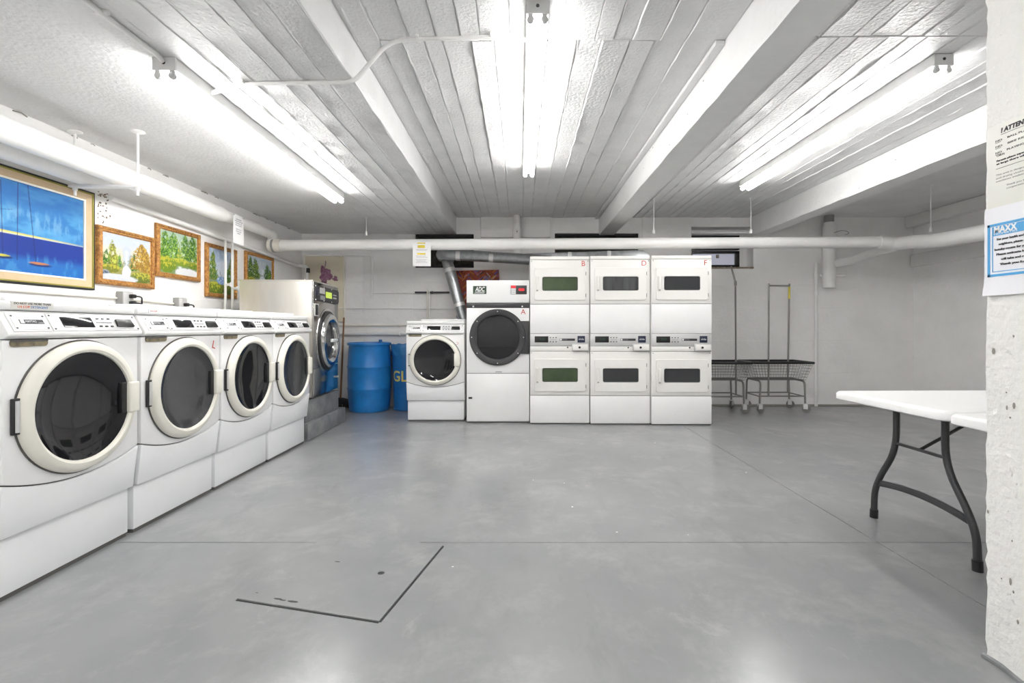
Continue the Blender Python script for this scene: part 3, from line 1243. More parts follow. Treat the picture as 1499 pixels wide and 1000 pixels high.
bm_.to_mesh(gl.data)
bm_.free()

r = thing('broom', 'wooden-handled broom leaning on the wall beside the steel washer', 'broom', (-2.50, 6.76, 0))
b = NB()
tube(b, [(0, 0, .10), (.012, .10, 1.26)], .0135, 10, radii=[.014, .012])
obj('handle', b, 'wood', r)
b = NB()
prism(b, [(-.13, .05), (.13, .05), (.11, .115), (.03, .14), (-.03, .14), (-.11, .115)], 'y', -.03, .03, .008)
obj('broom_head', b, 'black_matte', r)
for k in range(12):
    b = NB()
    x = -.12 + k * .022
    tube(b, [(x, 0, .055), (x * 1.12 + random.uniform(-.006, .006), random.uniform(-.02, .02), .0)], .013, 6, radii=[.010, .016])
    obj('bristle_tuft', b, 'bristle', r)


# ------------------------------------------------------------------ laundry carts
def make_cart(label, rack):
    r = thing('laundry_cart', label, 'cart', group='wire laundry carts')
    Lx, Ly = .385, .235        # half sizes at the rim
    bx_, by_ = .315, .175      # half sizes at the basket floor
    zt, zb = .655, .425
    b = NB()
    rim = [(-Lx, -Ly, zt), (Lx, -Ly, zt), (Lx, Ly, zt), (-Lx, Ly, zt)]
    for i in range(4):
        tube(b, [rim[i], rim[(i + 1) % 4]], .016, 10)
    obj('rim', b, 'black', r)
    b = NB()
    nx, ny = 18, 10
    for i in range(nx + 1):
        u = -1 + 2 * i / nx
        tube(b, [(u * Lx, -Ly, zt), (u * bx_, -by_, zb), (u * bx_, by_, zb), (u * Lx, Ly, zt)], .0019, 4, caps=False)
    for j in range(ny + 1):
        v = -1 + 2 * j / ny
        tube(b, [(-Lx, v * Ly, zt), (-bx_, v * by_, zb), (bx_, v * by_, zb), (Lx, v * Ly, zt)], .0019, 4, caps=False)
    for k in range(1, 6):
        s = k / 6
        x, y, z = bx_ + (Lx - bx_) * s, by_ + (Ly - by_) * s, zb + (zt - zb) * s
        q = [(-x, -y, z), (x, -y, z), (x, y, z), (-x, y, z)]
        for i in range(4):
            tube(b, [q[i], q[(i + 1) % 4]], .0019, 4, caps=False)
    obj('wire_basket', b, 'wire', r)
    for s in (-1, 1):
        b = NB()
        x = s * .27
        tube(b, fillet([(x + s * .03, -.19, .12), (x + s * .02, -.19, zb - .012), (x + s * .02, .19, zb - .012), (x + s * .03, .19, .12)], .06), .012, 10)
        obj('leg_frame', b, 'wire', r)
        b = NB()
        tube(b, [(-.298, s * .19, .215), (.298, s * .19, .215)], .009, 8)
        obj('rail', b, 'wire', r)
        b = NB()
        tube(b, [(s * .298, -.19, .21), (s * .298, .19, .21)], .008, 8)
        obj('rail', b, 'wire', r)
        for y in (-.19, .19):
            b = NB()
            a = random.uniform(-.8, .8)
            off = Matrix.Translation((s * .30, y, 0)) @ Matrix.Rotation(a, 4, 'Z')
            tube(b, [(0, 0, .14), (0, 0, .105)], .011, 8, mtx=off)
            box(b, -.022, .03, -.021, -.017, .045, .112, .002, mtx=off)
            box(b, -.022, .03, .017, .021, .045, .112, .002, mtx=off)
            box(b, -.024, .02, -.021, .021, .104, .112, .002, mtx=off)
            cs = obj('caster', b, 'silver', r)
            b = NB()
            lathe(b, [(0, -.013), (.02, -.014), (.05, -.012), (.052, -.006), (.052, .006), (.05, .012), (.02, .014), (0, .013)], 20,
                  off @ Matrix.Translation((.014, 0, .052)) @ Matrix.Rotation(PI / 2, 4, 'X'))
            obj('wheel', b, 'caster_rubber', cs)
    for p in rack:
        b = NB()
        tube(b, p, .0115, 10)
        obj('rack_pole', b, 'wire', r)
    return r


c1 = make_cart('wire laundry cart with two upright poles nearest the drain stack',
               [[(-.19, -.20, .22), (-.185, -.20, 1.70)], [(.275, .185, .22), (.30, .185, 1.73)], [(-.185, -.20, 1.67), (.299, .185, 1.70)]])
c1.location = (3.46, 6.58, 0)
b = NB()
tube(b, [(.2965, .185, 1.52), (.299, .185, 1.69)], .0135, 10)
obj('yellow_tape', b, 'yellow', c1)
c2 = make_cart('wire laundry cart with one tall bent pole beside stacked dryer F',
               [[(.235, -.10, .22), (.228, -.10, 1.72), (.195, -.04, 1.94)], [(-.16, .20, .22), (-.16, .20, .70)]])
c2.location = (2.635, 6.54, 0)
b = NB()
tube(b, [(.229, -.10, 1.68), (.227, -.10, 1.735)], .017, 10)
obj('joint', b, 'wire', c2)


# ------------------------------------------------------------------ folding tables
def make_table(label):
    r = thing('folding_table', label, 'table', group='white folding tables')
    # top: x 0..1.83, y 0..0.74, z .695...74
    o = [(x + .915, y + .37) for x, y in rrect(1.83, .74, .055, 6)]
    i_ = [(x + .915, y + .37) for x, y in rrect(1.81, .72, .05, 6)]
    k_ = [(x + .915, y + .37) for x, y in rrect(1.74, .65, .05, 6)]
    t = bmesh.new()
    rows = []
    for pts, z in ((k_, .700), (i_, .694), (o, .700), (o, .728), (i_, .739), (k_, .740)):
        rows.append([t.verts.new((p[0], p[1], z)) for p in pts])
    n = len(rows[0])
    for a_, c_ in zip(rows, rows[1:]):
        for q in range(n):
            j = (q + 1) % n
            t.faces.new((a_[q], a_[j], c_[j], c_[q]))
    t.faces.new(rows[0][::-1])
    t.faces.new(rows[-1])
    bmesh.ops.recalc_face_normals(t, faces=t.faces)
    obj('table_top', t, 'table_top', r, True, 50)
    for sx, x in ((1, .215), (-1, 1.615)):
        pad = x
        for sy in (-1, 1):
            y0, y1 = .37 + sy * .150, .37 + sy * .315
            b = NB()
            path = fillet([(pad, y0, .70), (pad, y0, .44), (pad, .37 + sy * .265, .26), (pad, y1 - sy * .005, .16), (pad, y1, .012)], .12, 6)
            tube(b, path, .0165, 12)
            lg = obj('leg', b, 'table_leg', r)
            b = NB()
            tube(b, [(pad, y1 - sy * .002, .05), (pad, y1, .0)], .0215, 12)
            obj('foot_cap', b, 'black', lg)
        b = NB()
        pts = []
        for k in range(13):
            u = -1 + 2 * k / 12
            pts.append((.37 + u * .285, .195 + .030 * (1 - u * u)))
        pts += [(y, z + .034) for y, z in pts[::-1]]
        prism(b, pts, 'x', pad - .007, pad + .007, .002)
        obj('cross_brace', b, 'table_leg', r)
        b = NB()
        tube(b, [(pad, .22, .475), (pad, .52, .475)], .0085, 8)
        obj('spreader', b, 'table_leg', r)
        b = NB()
        tube(b, [(pad, .37, .475), (pad + sx * .42, .37, .70)], .0085, 8)
        obj('folding_strut', b, 'table_leg', r)
        b = NB()
        box(b, pad - .02, pad + .02, .17, .57, .688, .702, .003)
        obj('hinge_bar', b, 'table_leg', r)
    return r


t1 = make_table('white folding table with black legs standing out past the pillar')
t1.location = (1.885, 2.162, 0)
t1.rotation_euler = (0, 0, math.radians(1.5))
t2 = copy_tree(t1)
t2['label'] = 'white folding table mostly hidden behind the pillar'
t2.location = (1.873, 1.402, 0)
t2.rotation_euler = (0, 0, 0)

# ------------------------------------------------------------------ floor hatch and litter
r = thing('floor_hatch', 'square grey painted hatch plate set in the floor', 'hatch', (0, 0, 0))
q = [(-1.16, 1.989), (-.533, 1.837), (-.394, 2.474), (-1.022, 2.648)]
cxh, cyh = sum(p[0] for p in q) / 4, sum(p[1] for p in q) / 4
r.location = (cxh, cyh, 0)
q = [(x - cxh, y - cyh) for x, y in q]
b = NB()
prism(b, q, 'z', .0, .006, .001)
obj('plate', b, 'floor_paint', r, smooth=False)
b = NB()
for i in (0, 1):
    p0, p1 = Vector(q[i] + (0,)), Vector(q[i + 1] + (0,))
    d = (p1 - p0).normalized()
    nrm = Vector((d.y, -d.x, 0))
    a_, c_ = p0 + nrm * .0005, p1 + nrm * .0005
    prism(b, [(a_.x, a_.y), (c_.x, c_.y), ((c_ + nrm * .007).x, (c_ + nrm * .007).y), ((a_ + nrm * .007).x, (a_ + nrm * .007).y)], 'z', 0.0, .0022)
obj('gap_shadow', b, 'black_matte', r)  # dark strips put the plate's edge shadow into colour, front and right
b = NB()
lathe(b, [(0, .0068), (.014, .0068), (.015, .0062)], 20, Matrix.Translation((-.627 - cxh, 2.193 - cyh, 0)))
obj('finger_hole', b, 'black', r)
for x, y, s in ((-.99, 1.985, .016), (-.965, 1.975, .012), (-.92, 1.965, .02), (-.865, 2.30, .012), (-1.10, 2.03, .006)):
    b = NB()
    lathe(b, [(0, .0068), (s * .8, .0067), (s, .0061)], 7, Matrix.Translation((x - cxh, y - cyh, 0)) @ Matrix.Rotation(-.2, 4, 'Z') @ Matrix.Diagonal((1.3, .35, 1, 1)))
    obj('paint_chip', b, 'black_matte', r)
for k in range(9):
    b = NB()
    x, y = random.uniform(-.9, 2.4), random.uniform(2.0, 5.2)
    s = random.uniform(.003, .007)
    lathe(b, [(0, s * .5), (s * .6, s * .4), (s, 0)], 6, Matrix.Translation((0, 0, 0)) @ Matrix.Diagonal((1, .6, 1, 1)))
    o = obj('lint_scrap', b, 'debris')
    o.location = (x, y, 0)
    tag(o, 'tiny pale scrap of lint lying on the grey floor', 'lint', 'lint scraps on the floor')


# ------------------------------------------------------------------ pipes
def hanger(name, x, y, ztop, zbot, label, r=.006):
    o = thing(name, label, 'pipe hanger', (x, y, zbot), group='pipe hangers')
    b = NB()
    tube(b, [(0, 0, .07), (0, 0, ztop - zbot - .006)], r, 8)
    obj('rod', b, 'pipe', o)
    b = NB()
    lathe(b, [(0, 0), (.012, 0), (.030, ztop - zbot - .004 - (ztop - zbot - .016)), (.030, .014), (0, .014)], 16, Matrix.Translation((0, 0, ztop - zbot - .014)))
    obj('ceiling_rose', b, 'pipe', o)
    b = NB()
    tube(b, [(0, 0, .06), (0, 0, .105)], .016, 8)
    obj('clevis_nut', b, 'pipe', o)
    return o


# main pipe across the back and its return on the right
r = thing('drain_pipe', 'long white pipe running across the room above the dryers', 'pipe', (0, 5.9, 2.135))
RP = .068
b = NB()
tube(b, [(-2.97, 0, -.018), (4.42, 0, .022)], RP, 28)
obj('pipe_run', b, 'pipe', r)
b = NB()
tube(b, [(-3.045, 0, -.018), (-2.90, 0, -.018)], .078, 28)
obj('end_cap', b, 'pipe_cream', r)
b = NB()
lathe(b, [(.079, -.014), (.084, -.010), (.084, .010), (.079, .014)], 28, Matrix.Translation((-2.99, 0, -.018)) @ Matrix.Rotation(PI / 2, 4, 'Y'))
obj('clamp', b, 'outlet_grey', r)
b = NB()
tube(b, fillet([(4.36, 0, .022), (4.58, 0, .005), (4.58, -.26, -.02)], .16, 8), .078, 28)
obj('elbow', b, 'pipe', r)
r = thing('drain_pipe', 'white pipe running from the back corner towards the viewer along the right', 'pipe', (0, 5.9, 2.135))
b = NB()
tube(b, fillet([(4.58, -.262, -.02), (4.55, -.62, -.072), (4.52, -1.3, -.092), (4.48, -7.5, -.20)], .2), .078, 28)
obj('pipe_run', b, 'pipe', r)
b = NB()
tube(b, fillet([(4.57, -.02, -.03), (4.56, .40, -.05), (4.50, .70, -.11), (4.40, .93, -.12)], .10), .055, 24)
obj('branch_pipe', b, 'pipe', r)
hanger('pipe_hanger', -1.867, 5.90, ZL, 2.18, 'thin white hanger rod holding the back pipe below the low ceiling')
hanger('pipe_hanger', 1.63, 5.90, ZC, 2.20, 'thin white hanger rod beside the right beam holding the back pipe')
hanger('pipe_hanger', 2.81, 5.90, ZC, 2.205, 'thin white rod hanging from the ceiling above the black-framed window', .004)
hanger('pipe_hanger', 4.54, 5.36, ZC, 2.12, 'white hanger rod on the pipe beside the far right wall')

# vertical stack on the back wall, right
r = thing('waste_stack', 'thick white vertical waste pipe on the back wall beyond the carts', 'pipe', (4.36, 6.84, 0))
b = NB()
tube(b, [(0, 0, 1.68), (0, 0, 2.55)], .083, 28)
obj('stack', b, 'pipe', r)
b = NB()
tube(b, [(0, 0, 2.58), (0, 0, 2.70)], .062, 24)
obj('top_fitting', b, 'outlet_grey', r)
b = NB()
tube(b, [(0, 0, 2.54), (0, 0, 2.60)], .070, 24)
obj('collar', b, 'pipe', r)
b = NB()
tube(b, [(-.10, .03, 1.86), (.24, .02, 1.86)], .020, 10)
obj('bracket', b, 'pipe', r)
b = NB()
tube(b, fillet([(.02, -.085, 2.44), (.10, -.10, 2.47), (.20, -.09, 2.46), (.24, -.07, 2.43), (.17, -.08, 2.41)], .05), .004, 6)
obj('wire_loop', b, 'grey_ink', r)
r = thing('riser_pipe', 'thin white vertical pipe on the back wall right of the carts', 'pipe', (4.22, 6.91, 0))
b = NB()
tube(b, [(0, 0, 0), (0, 0, 2.04)], .022, 14)
obj('pipe_run', b, 'pipe', r)
for z in (1.58, 1.82):
    b = NB()
    tube(b, [(0, 0, z), (0, 0, z + .06)], .030, 14)
    obj('coupling', b, 'pipe', r)

# short vertical drain in the middle of the back wall
r = thing('drain_stub', 'short white drain fitting on the wall below the middle lamp', 'pipe', (-.04, 6.80, 0))
b = NB()
lathe(b, [(0, 2.12), (.050, 2.12), (.050, 2.34), (.056, 2.36), (.060, 2.40), (.060, 2.50), (.052, 2.53), (.046, 2.55), (.046, 2.58), (.054, 2.59), (.054, 2.64), (.050, 2.66), (.050, 2.695), (0, 2.695)], 28)
obj('fitting', b, 'pipe', r)
b = NB()
lathe(b, [(0, .018), (.022, .016), (.030, .010), (.034, 0)], 16, Matrix.Translation((0, -.058, 2.45)) @ FRONT)
pl = obj('clean_out', b, 'pipe', r)
b = NB()
box(b, -.009, .009, -.082, -.070, 2.441, 2.459, .002)
obj('plug', b, 'rust', pl)
b = NB()
lathe(b, [(0, .05), (.05, .04), (.06, 0)], 16, Matrix.Translation((-.20, -.02, 2.22)))
obj('cap', b, 'pipe', r)

# pipe along the left wall
r = thing('insulated_pipe', 'thick white lagged pipe along the left wall above the paintings', 'pipe', (-2.787, 3.32, 2.18))
k1, k2 = -.084, .0257


def lp(dy):
    return (k1 * dy, dy, k2 * dy)


b = NB()
tube(b, [lp(-5.8), lp(1.35)], .070, 28)
obj('lagging', b, 'pipe', r)
b = NB()
tube(b, [lp(1.33), lp(1.36), lp(1.45)], .07, 28, radii=[.070, .073, .058])
obj('lagging_end', b, 'pipe', r)
b = NB()
tube(b, fillet([lp(1.40), lp(2.58), (lp(2.58)[0] - .005, 2.58, -.06)], .12, 8), .056, 26)
obj('pipe_run', b, 'pipe', r)
r = thing('lagged_side_pipe', 'shorter white pipe tucked under the lagged pipe by the left wall', 'pipe', (-2.985, 3.4, 2.14))
b = NB()
tube(b, [(0, -5.9, 0), (0, -.02, 0), (0, .02, 0), (0, .06, 0)], .05, 22, radii=[.05, .05, .042, .03])
obj('pipe_run', b, 'pipe', r)
r = thing('trapeze_hanger', 'white trapeze strap with two rods carrying pipes above the large painting', 'pipe hanger', (-2.82, 3.32, 2.085), group='pipe hangers')
b = NB()
box(b, -.255, .225, -.022, .022, -.012, .004, .003)
obj('strap', b, 'pipe', r)
for x in (-.225, .205):
    b = NB()
    tube(b, [(x, 0, -.065), (x, 0, ZL - 2.085 - .004)], .0085, 10)
    obj('rod', b, 'pipe', r)
    b = NB()
    lathe(b, [(0, 0), (.010, 0), (.042, .012), (.042, .018), (0, .018)], 18, Matrix.Translation((x, 0, ZL - 2.085 - .018)))
    obj('ceiling_rose', b, 'pipe', r)
    b = NB()
    tube(b, [(x, 0, -.030), (x, 0, -.012)], .015, 6)
    obj('nut', b, 'pipe', r)
# sloping water line with its elbow in the corner
r = thing('water_line', 'thin white pipe sloping along the left wall with an elbow in the corner', 'pipe', (-3.09, 3.66, 2.10))
b = NB()
tube(b, fillet([(0, 0, 0), (0, 3.10, -.118), (.11, 3.12, -.122), (.12, 3.13, -.42), (.12, 3.13, -.95)], .045, 6), .021, 14)
obj('pipe_run', b, 'pipe', r)
b = NB()
tube(b, [(.12, 3.13, -.15), (.12, 3.13, -.215)], .030, 14)
obj('joint', b, 'black', r)
b = NB()
for k in range(34):
    lathe(b, [(0, .003), (.005, .002), (.009, 0)], 6, Matrix.Translation((-.029, random.gauss(-.04, .03), random.uniform(-.20, .03) if k % 3 else random.gauss(0, .012))) @ Matrix.Rotation(PI / 2, 4, 'Y') @ Matrix.Diagonal((random.uniform(.4, 1.0), random.uniform(.3, 1.2), 1, 1)))
obj('stain', b, 'stain', r)
for y, zv in ((5.00, 1.56), (5.12, 1.53)):
    r = thing('riser_pipe', 'thin white vertical pipe in front of the lake painting, %s the other' % ('nearer the viewer than' if y < 5.05 else 'farther back than'), 'pipe', (-3.035, y, 0), group='twin risers by the left wall')
    b = NB()
    tube(b, [(0, 0, .35), (0, 0, 2.02)], .013, 10)
    obj('pipe_run', b, 'pipe', r)
    b = NB()
    tube(b, [(-.0, -.0, zv), (.055, 0, zv)], .014, 8)
    lathe(b, [(.0, .012), (.024, .010), (.026, 0), (.0, -.004)], 12, Matrix.Translation((.055, 0, zv)) @ Matrix.Rotation(PI / 2, 4, 'Y'))
    obj('valve', b, 'pipe', r)

# pipes on the back wall, left
Yw = YB - .03


def wall_pipe(label, pts, rad, m='pipe', y=Yw, fl=.04):
    o = thing('wall_pipe', label, 'pipe', (pts[0][0], y, pts[0][1]), group='thin pipes on the back wall')
    b = NB()
    p = [(x - pts[0][0], 0, z - pts[0][1]) for x, z in pts]
    tube(b, fillet(p, fl) if len(p) > 2 else p, rad, 10)
    obj('pipe_run', b, m, o)
    b = NB()
    xm, zm = [(p[0][k] + p[1][k]) / 2 for k in (0, 2)]
    lathe(b, [(rad * 1.4, -.01), (rad * 1.5, .0), (rad * 1.4, .01), (rad * .9, .012)], 10, Matrix.Translation((xm, 0, zm)) @ (Matrix.Rotation(PI / 2, 4, 'Y') if abs(p[1][0]) > abs(p[1][2]) else Matrix.Identity(4)))
    obj('clip', b, m, o)
    return o


wall_pipe('thin cream pipe bending down the wall beside the purple flower board', [(-2.99, 2.15), (-2.10, 2.15), (-2.10, 1.535)], .017, 'pipe', YB - .05)
wall_pipe('thin white horizontal pipe ending at the black pipe piece', [(-2.09, 1.613), (-1.50, 1.613)], .010)
wall_pipe('short black horizontal pipe above the front-facing washer', [(-1.49, 1.618), (-1.0, 1.618)], .013, 'black', YB - .05)
wall_pipe('thin white wire conduit running level with the drum washer top', [(-2.62, 1.395), (-.72, 1.385)], .006)
wall_pipe('cream pipe low on the wall, the upper of two behind the barrels', [(-2.62, 1.150), (-.80, 1.150)], .014, 'pipe_cream')
wall_pipe('thick white pipe low on the wall, the lower of two behind the barrels', [(-2.62, 1.035), (-.80, 1.035)], .028, 'pipe', YB - .045)
wall_pipe('thin upright cream pipe between the black pipe piece and washer', [(-1.31, 1.68), (-1.31, 1.10)], .009, 'pipe_cream', YB - .07)
wall_pipe('thin upright white pipe right beside the cream one above the washer', [(-1.285, 1.66), (-1.285, 1.10)], .009, 'pipe', YB - .07)
wall_pipe('thin upright pipe beside the diagonal grey duct', [(-.86, 1.42), (-.86, 1.0)], .010, 'pipe_cream', YB - .04)
wall_pipe('thin upright cream pipe at the right edge of the flower board', [(-2.50, 2.12), (-2.50, 1.20)], .012, 'pipe_cream', YB - .03)
wall_pipe('thin upright cream pipe in the left back corner', [(-3.07, 2.15), (-3.07, 1.20)], .014, 'pipe_cream', YB - .03)

# board with the purple flower
r = thing('flower_board', 'cream board with a purple painted flower in the left back corner', 'board', (-2.80, YB - .022, 1.20))
b = NB()
box(b, -.26, .285, -.006, .006, 0, .94, .002)
obj('board', b, 'cream_board', r)


def splat(cx, cz, R_, m, name, seed, sx=1.0, sz=1.0):
    rnd = random.Random(seed)
    ph = [rnd.uniform(0, 6.28) for _ in range(4)]
    pts = []
    for k in range(40):
        a = 2 * PI * k / 40
        q_ = R_ * (1 + .18 * math.sin(3 * a + ph[0]) + .14 * math.sin(5 * a + ph[1]) + .08 * math.sin(9 * a + ph[2]))
        pts.append((cx + q_ * math.cos(a) * sx, cz + q_ * math.sin(a) * sz))
    b = NB()
    prism(b, pts, 'y', -.0085, -.005)
    return obj(name, b, m, r)


splat(.03, .665, .105, 'purple', 'painted_flower', 3, .8, 1.1)
splat(.17, .615, .036, 'purple', 'painted_petal', 5)
splat(.02, .50, .055, 'purple_pale', 'paint_drip', 8, .9, 1.4)
b = NB()
tube(b, [(.02, -.008, .77), (.035, -.008, .84), (.03, -.008, .87)], .006, 6)
obj('painted_stem', b, 'purple', r)

# ducts
r = thing('vent_duct', 'silver round duct sloping down behind the tall dryer A', 'duct', (-.99, 6.62, 2.02))
b = NB()
tube(b, fillet([(-.02, .30, .07), (-.02, .02, .06), (.235, -.02, -.82), (.27, -.02, -1.3)], .10, 8), .075, 26)
obj('duct_run', b, 'galvanised', r)
for k in (.20, .74):
    p = Vector((-.02, .02, .06)).lerp(Vector((.235, -.02, -.82)), k)
    d = (Vector((.235, -.02, -.82)) - Vector((-.02, .02, .06))).normalized()
    b = NB()
    tube(b, [p - d * .025, p + d * .025], .0775, 26)
    obj('tape_band', b, 'tape', r)
r = thing('vent_duct', 'silver round duct running level behind the pipe to dryer B', 'duct', (-1.0, 6.46, 2.09))
b = NB()
tube(b, fillet([(-.10, .40, .03), (-.05, .0, .01), (1.30, .0, -.075), (1.42, .0, -.09)], .12, 8), .072, 26)
obj('duct_run', b, 'galvanised', r)
for x in (.18, .62):
    b = NB()
    tube(b, [(x - .028, 0, .005 - (x) * .065), (x + .028, 0, .005 - (x + .056) * .065)], .0745, 26)
    obj('tape_band', b, 'tape', r)
r = thing('vent_duct', 'grey flat duct above stacked dryers B and D behind the pipe', 'duct', (1.0, 6.62, 2.06))
b = NB()
prism(b, [(-.95, -.055), (-.95, .055), (.55, .10), (.66, .10), (.86, -.055)], 'y', -.10, .12, .01)
obj('duct_run', b, 'galvanised', r)
for x in (-.33, .20):
    b = NB()
    box(b, x - .025, x + .025, -.103, .122, -.058, .075 + (x + .33) * .03, .004)
    obj('tape_band', b, 'tape', r)

# ------------------------------------------------------------------ conduits on the ceiling
def conduit(label, pts, rad, clips, fl=.06, bends=10):
    o = thing('ceiling_conduit', label, 'conduit', pts[0], group='ceiling conduits')
    b = NB()
    p = [tuple(Vector(q_) - Vector(pts[0])) for q_ in pts]
    tube(b, fillet(p, fl, bends) if len(p) > 2 else p, rad, 12)
    obj('pipe_run', b, 'pipe', o)
    for c, ax in clips:
        b = NB()
        c = Vector(c) - Vector(pts[0])
        if ax == 'y':
            box(b, c.x - .030, c.x + .030, c.y - .009, c.y + .009, c.z - .004, c.z + .015, .002)
        else:
            box(b, c.x - .009, c.x + .009, c.y - .030, c.y + .030, c.z - .004, c.z + .015, .002)
        obj('clip', b, 'pipe', o)
    return o


conduit('white conduit crossing the ceiling step from the left lamp to the middle lamp',
        [(-1.73, 2.70, ZL - .04), (-1.55, 2.655, ZL - .02), (-1.50, 2.64, ZL - .018), (-1.02, 2.62, ZL - .018), (-.90, 2.62, ZL - .022), (-.70, 2.61, ZC - .035), (-.12, 2.60, ZC - .028), (-.08, 2.59, ZC - .025), (.035, 2.59, ZC - .045)],
        .0115, [((-1.50, 2.64, ZL - .018), 'x'), ((-.15, 2.60, ZC - .028), 'x'), ((-.55, 2.61, ZC - .032), 'x')], .10)
conduit('white conduit along the low ceiling towards the viewer from the left lamp',
        [(-1.765, 2.405, ZL - .03), (-1.765, 2.36, ZL - .016), (-1.775, -1.9, ZL - .016)], .0125, [((-1.767, 2.05, ZL - .016), 'y'), ((-1.767, 1.2, ZL - .016), 'y')])

# ------------------------------------------------------------------ paintings
def vnoise(nx, ny, fx_, fy_, seed, octv=4):
    rng = np.random.default_rng(seed)
    out = np.zeros((ny, nx))
    amp, tot = 1.0, 0
    for _ in range(octv):
        g = rng.random((int(fy_) + 2, int(fx_) + 2))
        ys = np.linspace(0, int(fy_) - 1e-6, ny)
        xs = np.linspace(0, int(fx_) - 1e-6, nx)
        yi, xi = ys.astype(int), xs.astype(int)
        ty, tx = (ys - yi)[:, None], (xs - xi)[None, :]
        ty, tx = ty * ty * (3 - 2 * ty), tx * tx * (3 - 2 * tx)
        a = g[np.ix_(yi, xi)] * (1 - tx) + g[np.ix_(yi, xi + 1)] * tx
        c = g[np.ix_(yi + 1, xi)] * (1 - tx) + g[np.ix_(yi + 1, xi + 1)] * tx
        out += amp * (a * (1 - ty) + c * ty)
        tot += amp
        amp *= .55
        fx_, fy_ = fx_ * 2, fy_ * 2
    return out / tot


def blend(img, mask, col):
    m = np.clip(mask, 0, 1)[..., None]
    return img * (1 - m) + np.array(col) * m


def sstep(x, a, c):
    t = np.clip((x - a) / (c - a), 0, 1)
    return t * t * (3 - 2 * t)


def canvas(parent, w, h, y, func, nx, ny, seed):
    U, V = np.meshgrid(np.linspace(0, 1, nx), np.linspace(0, 1, ny))
    img = np.clip(func(U, V, nx, ny, seed) * .78, 0, 1)
    verts = np.stack([(U - .5) * w, np.full_like(U, y), V * h - h / 2], -1).reshape(-1, 3)
    idx = np.arange(nx * ny).reshape(ny, nx)
    faces = np.stack([idx[:-1, :-1], idx[:-1, 1:], idx[1:, 1:], idx[1:, :-1]], -1).reshape(-1, 4)
    me = bpy.data.meshes.new('canvas')
    me.from_pydata(verts.tolist(), [], faces.tolist())
    at = me.color_attributes.new('Col', 'FLOAT_COLOR', 'POINT')
    rgba = np.concatenate([img.reshape(-1, 3), np.ones((nx * ny, 1))], 1)
    at.data.foreach_set('color', rgba.astype(np.float32).ravel())
    me.materials.append(MATS['canvas'])
    return link_mesh('canvas', me, parent)


def p_sail(U, V, nx, ny, s):
    n1 = vnoise(nx, ny, 5, 8, s)
    n2 = vnoise(nx, ny, 30, 6, s + 1)
    hz = .425 - .012 * U
    img = np.zeros(U.shape + (3,)) + np.array((.025, .19, .50))
    img = blend(img, sstep(n1, .40, .72) * .75, (.10, .38, .68))
    img = blend(img, sstep(V, .70, .86) * .55, (.008, .11, .36))  # top of the sky darkened: a shadow put into the canvas colour
    img = blend(img, sstep(.20 - np.abs(V - .60), 0, .2) * sstep(n2, .46, .7) * .6, (.22, .48, .70))
    sea = sstep(hz - V, 0, .01)
    img = blend(img, sea, (.006, .035, .28))
    img = blend(img, sea * sstep(.22 - V, 0, .10), (.012, .14, .46))
    img = blend(img, sea * sstep(n2, .55, .72) * .6 * sstep(.25 - V, 0, .1), (.06, .28, .58))
    img = blend(img, sstep(.006 + .022 * (1 - U) - np.abs(V - hz - .006), 0, .010), (.72, .62, .10))
    img = blend(img, sstep(.007 + .006 * (1 - U) - np.abs(V - hz + .004), 0, .008) * .8, (.80, .80, .66))
    for xt, xb_, top in ((.385, .400, .97), (.497, .492, .99), (.565, .622, .99), (.16, .20, .9), (.25, .25, .95)):
        xx = xb_ + (xt - xb_) * (V - .14) / .84
        img = blend(img, sstep(.0050 - np.abs(U - xx), 0, .004) * (V > .13) * (V < top) * .85, (.008, .018, .12))
    img = blend(img, sstep(.005 - np.abs(V - .66 - (U - .4) * .3), 0, .004) * (U > .37) * (U < .46) * .7, (.01, .03, .2))
    for cx_, cy_, l, col in ((.38, .165, .075, (.62, .56, .06)), (.645, .125, .085, (.55, .20, .07)), (.15, .16, .08, (.60, .38, .05))):
        img = blend(img, sstep(1 - ((U - cx_ - .01) / (l * 1.2)) ** 2 - ((V - cy_ + .018) / .022) ** 2, 0, .7) * .9, (.004, .015, .10))
        img = blend(img, sstep(1 - ((U - cx_) / l) ** 2 - ((V - cy_) / .014) ** 2, 0, .5), col)
    img = blend(img, sstep(.004 - np.abs(V - .118), 0, .003) * (U > .7) * (U < .95) * .6, (.10, .07, .15))
    return img


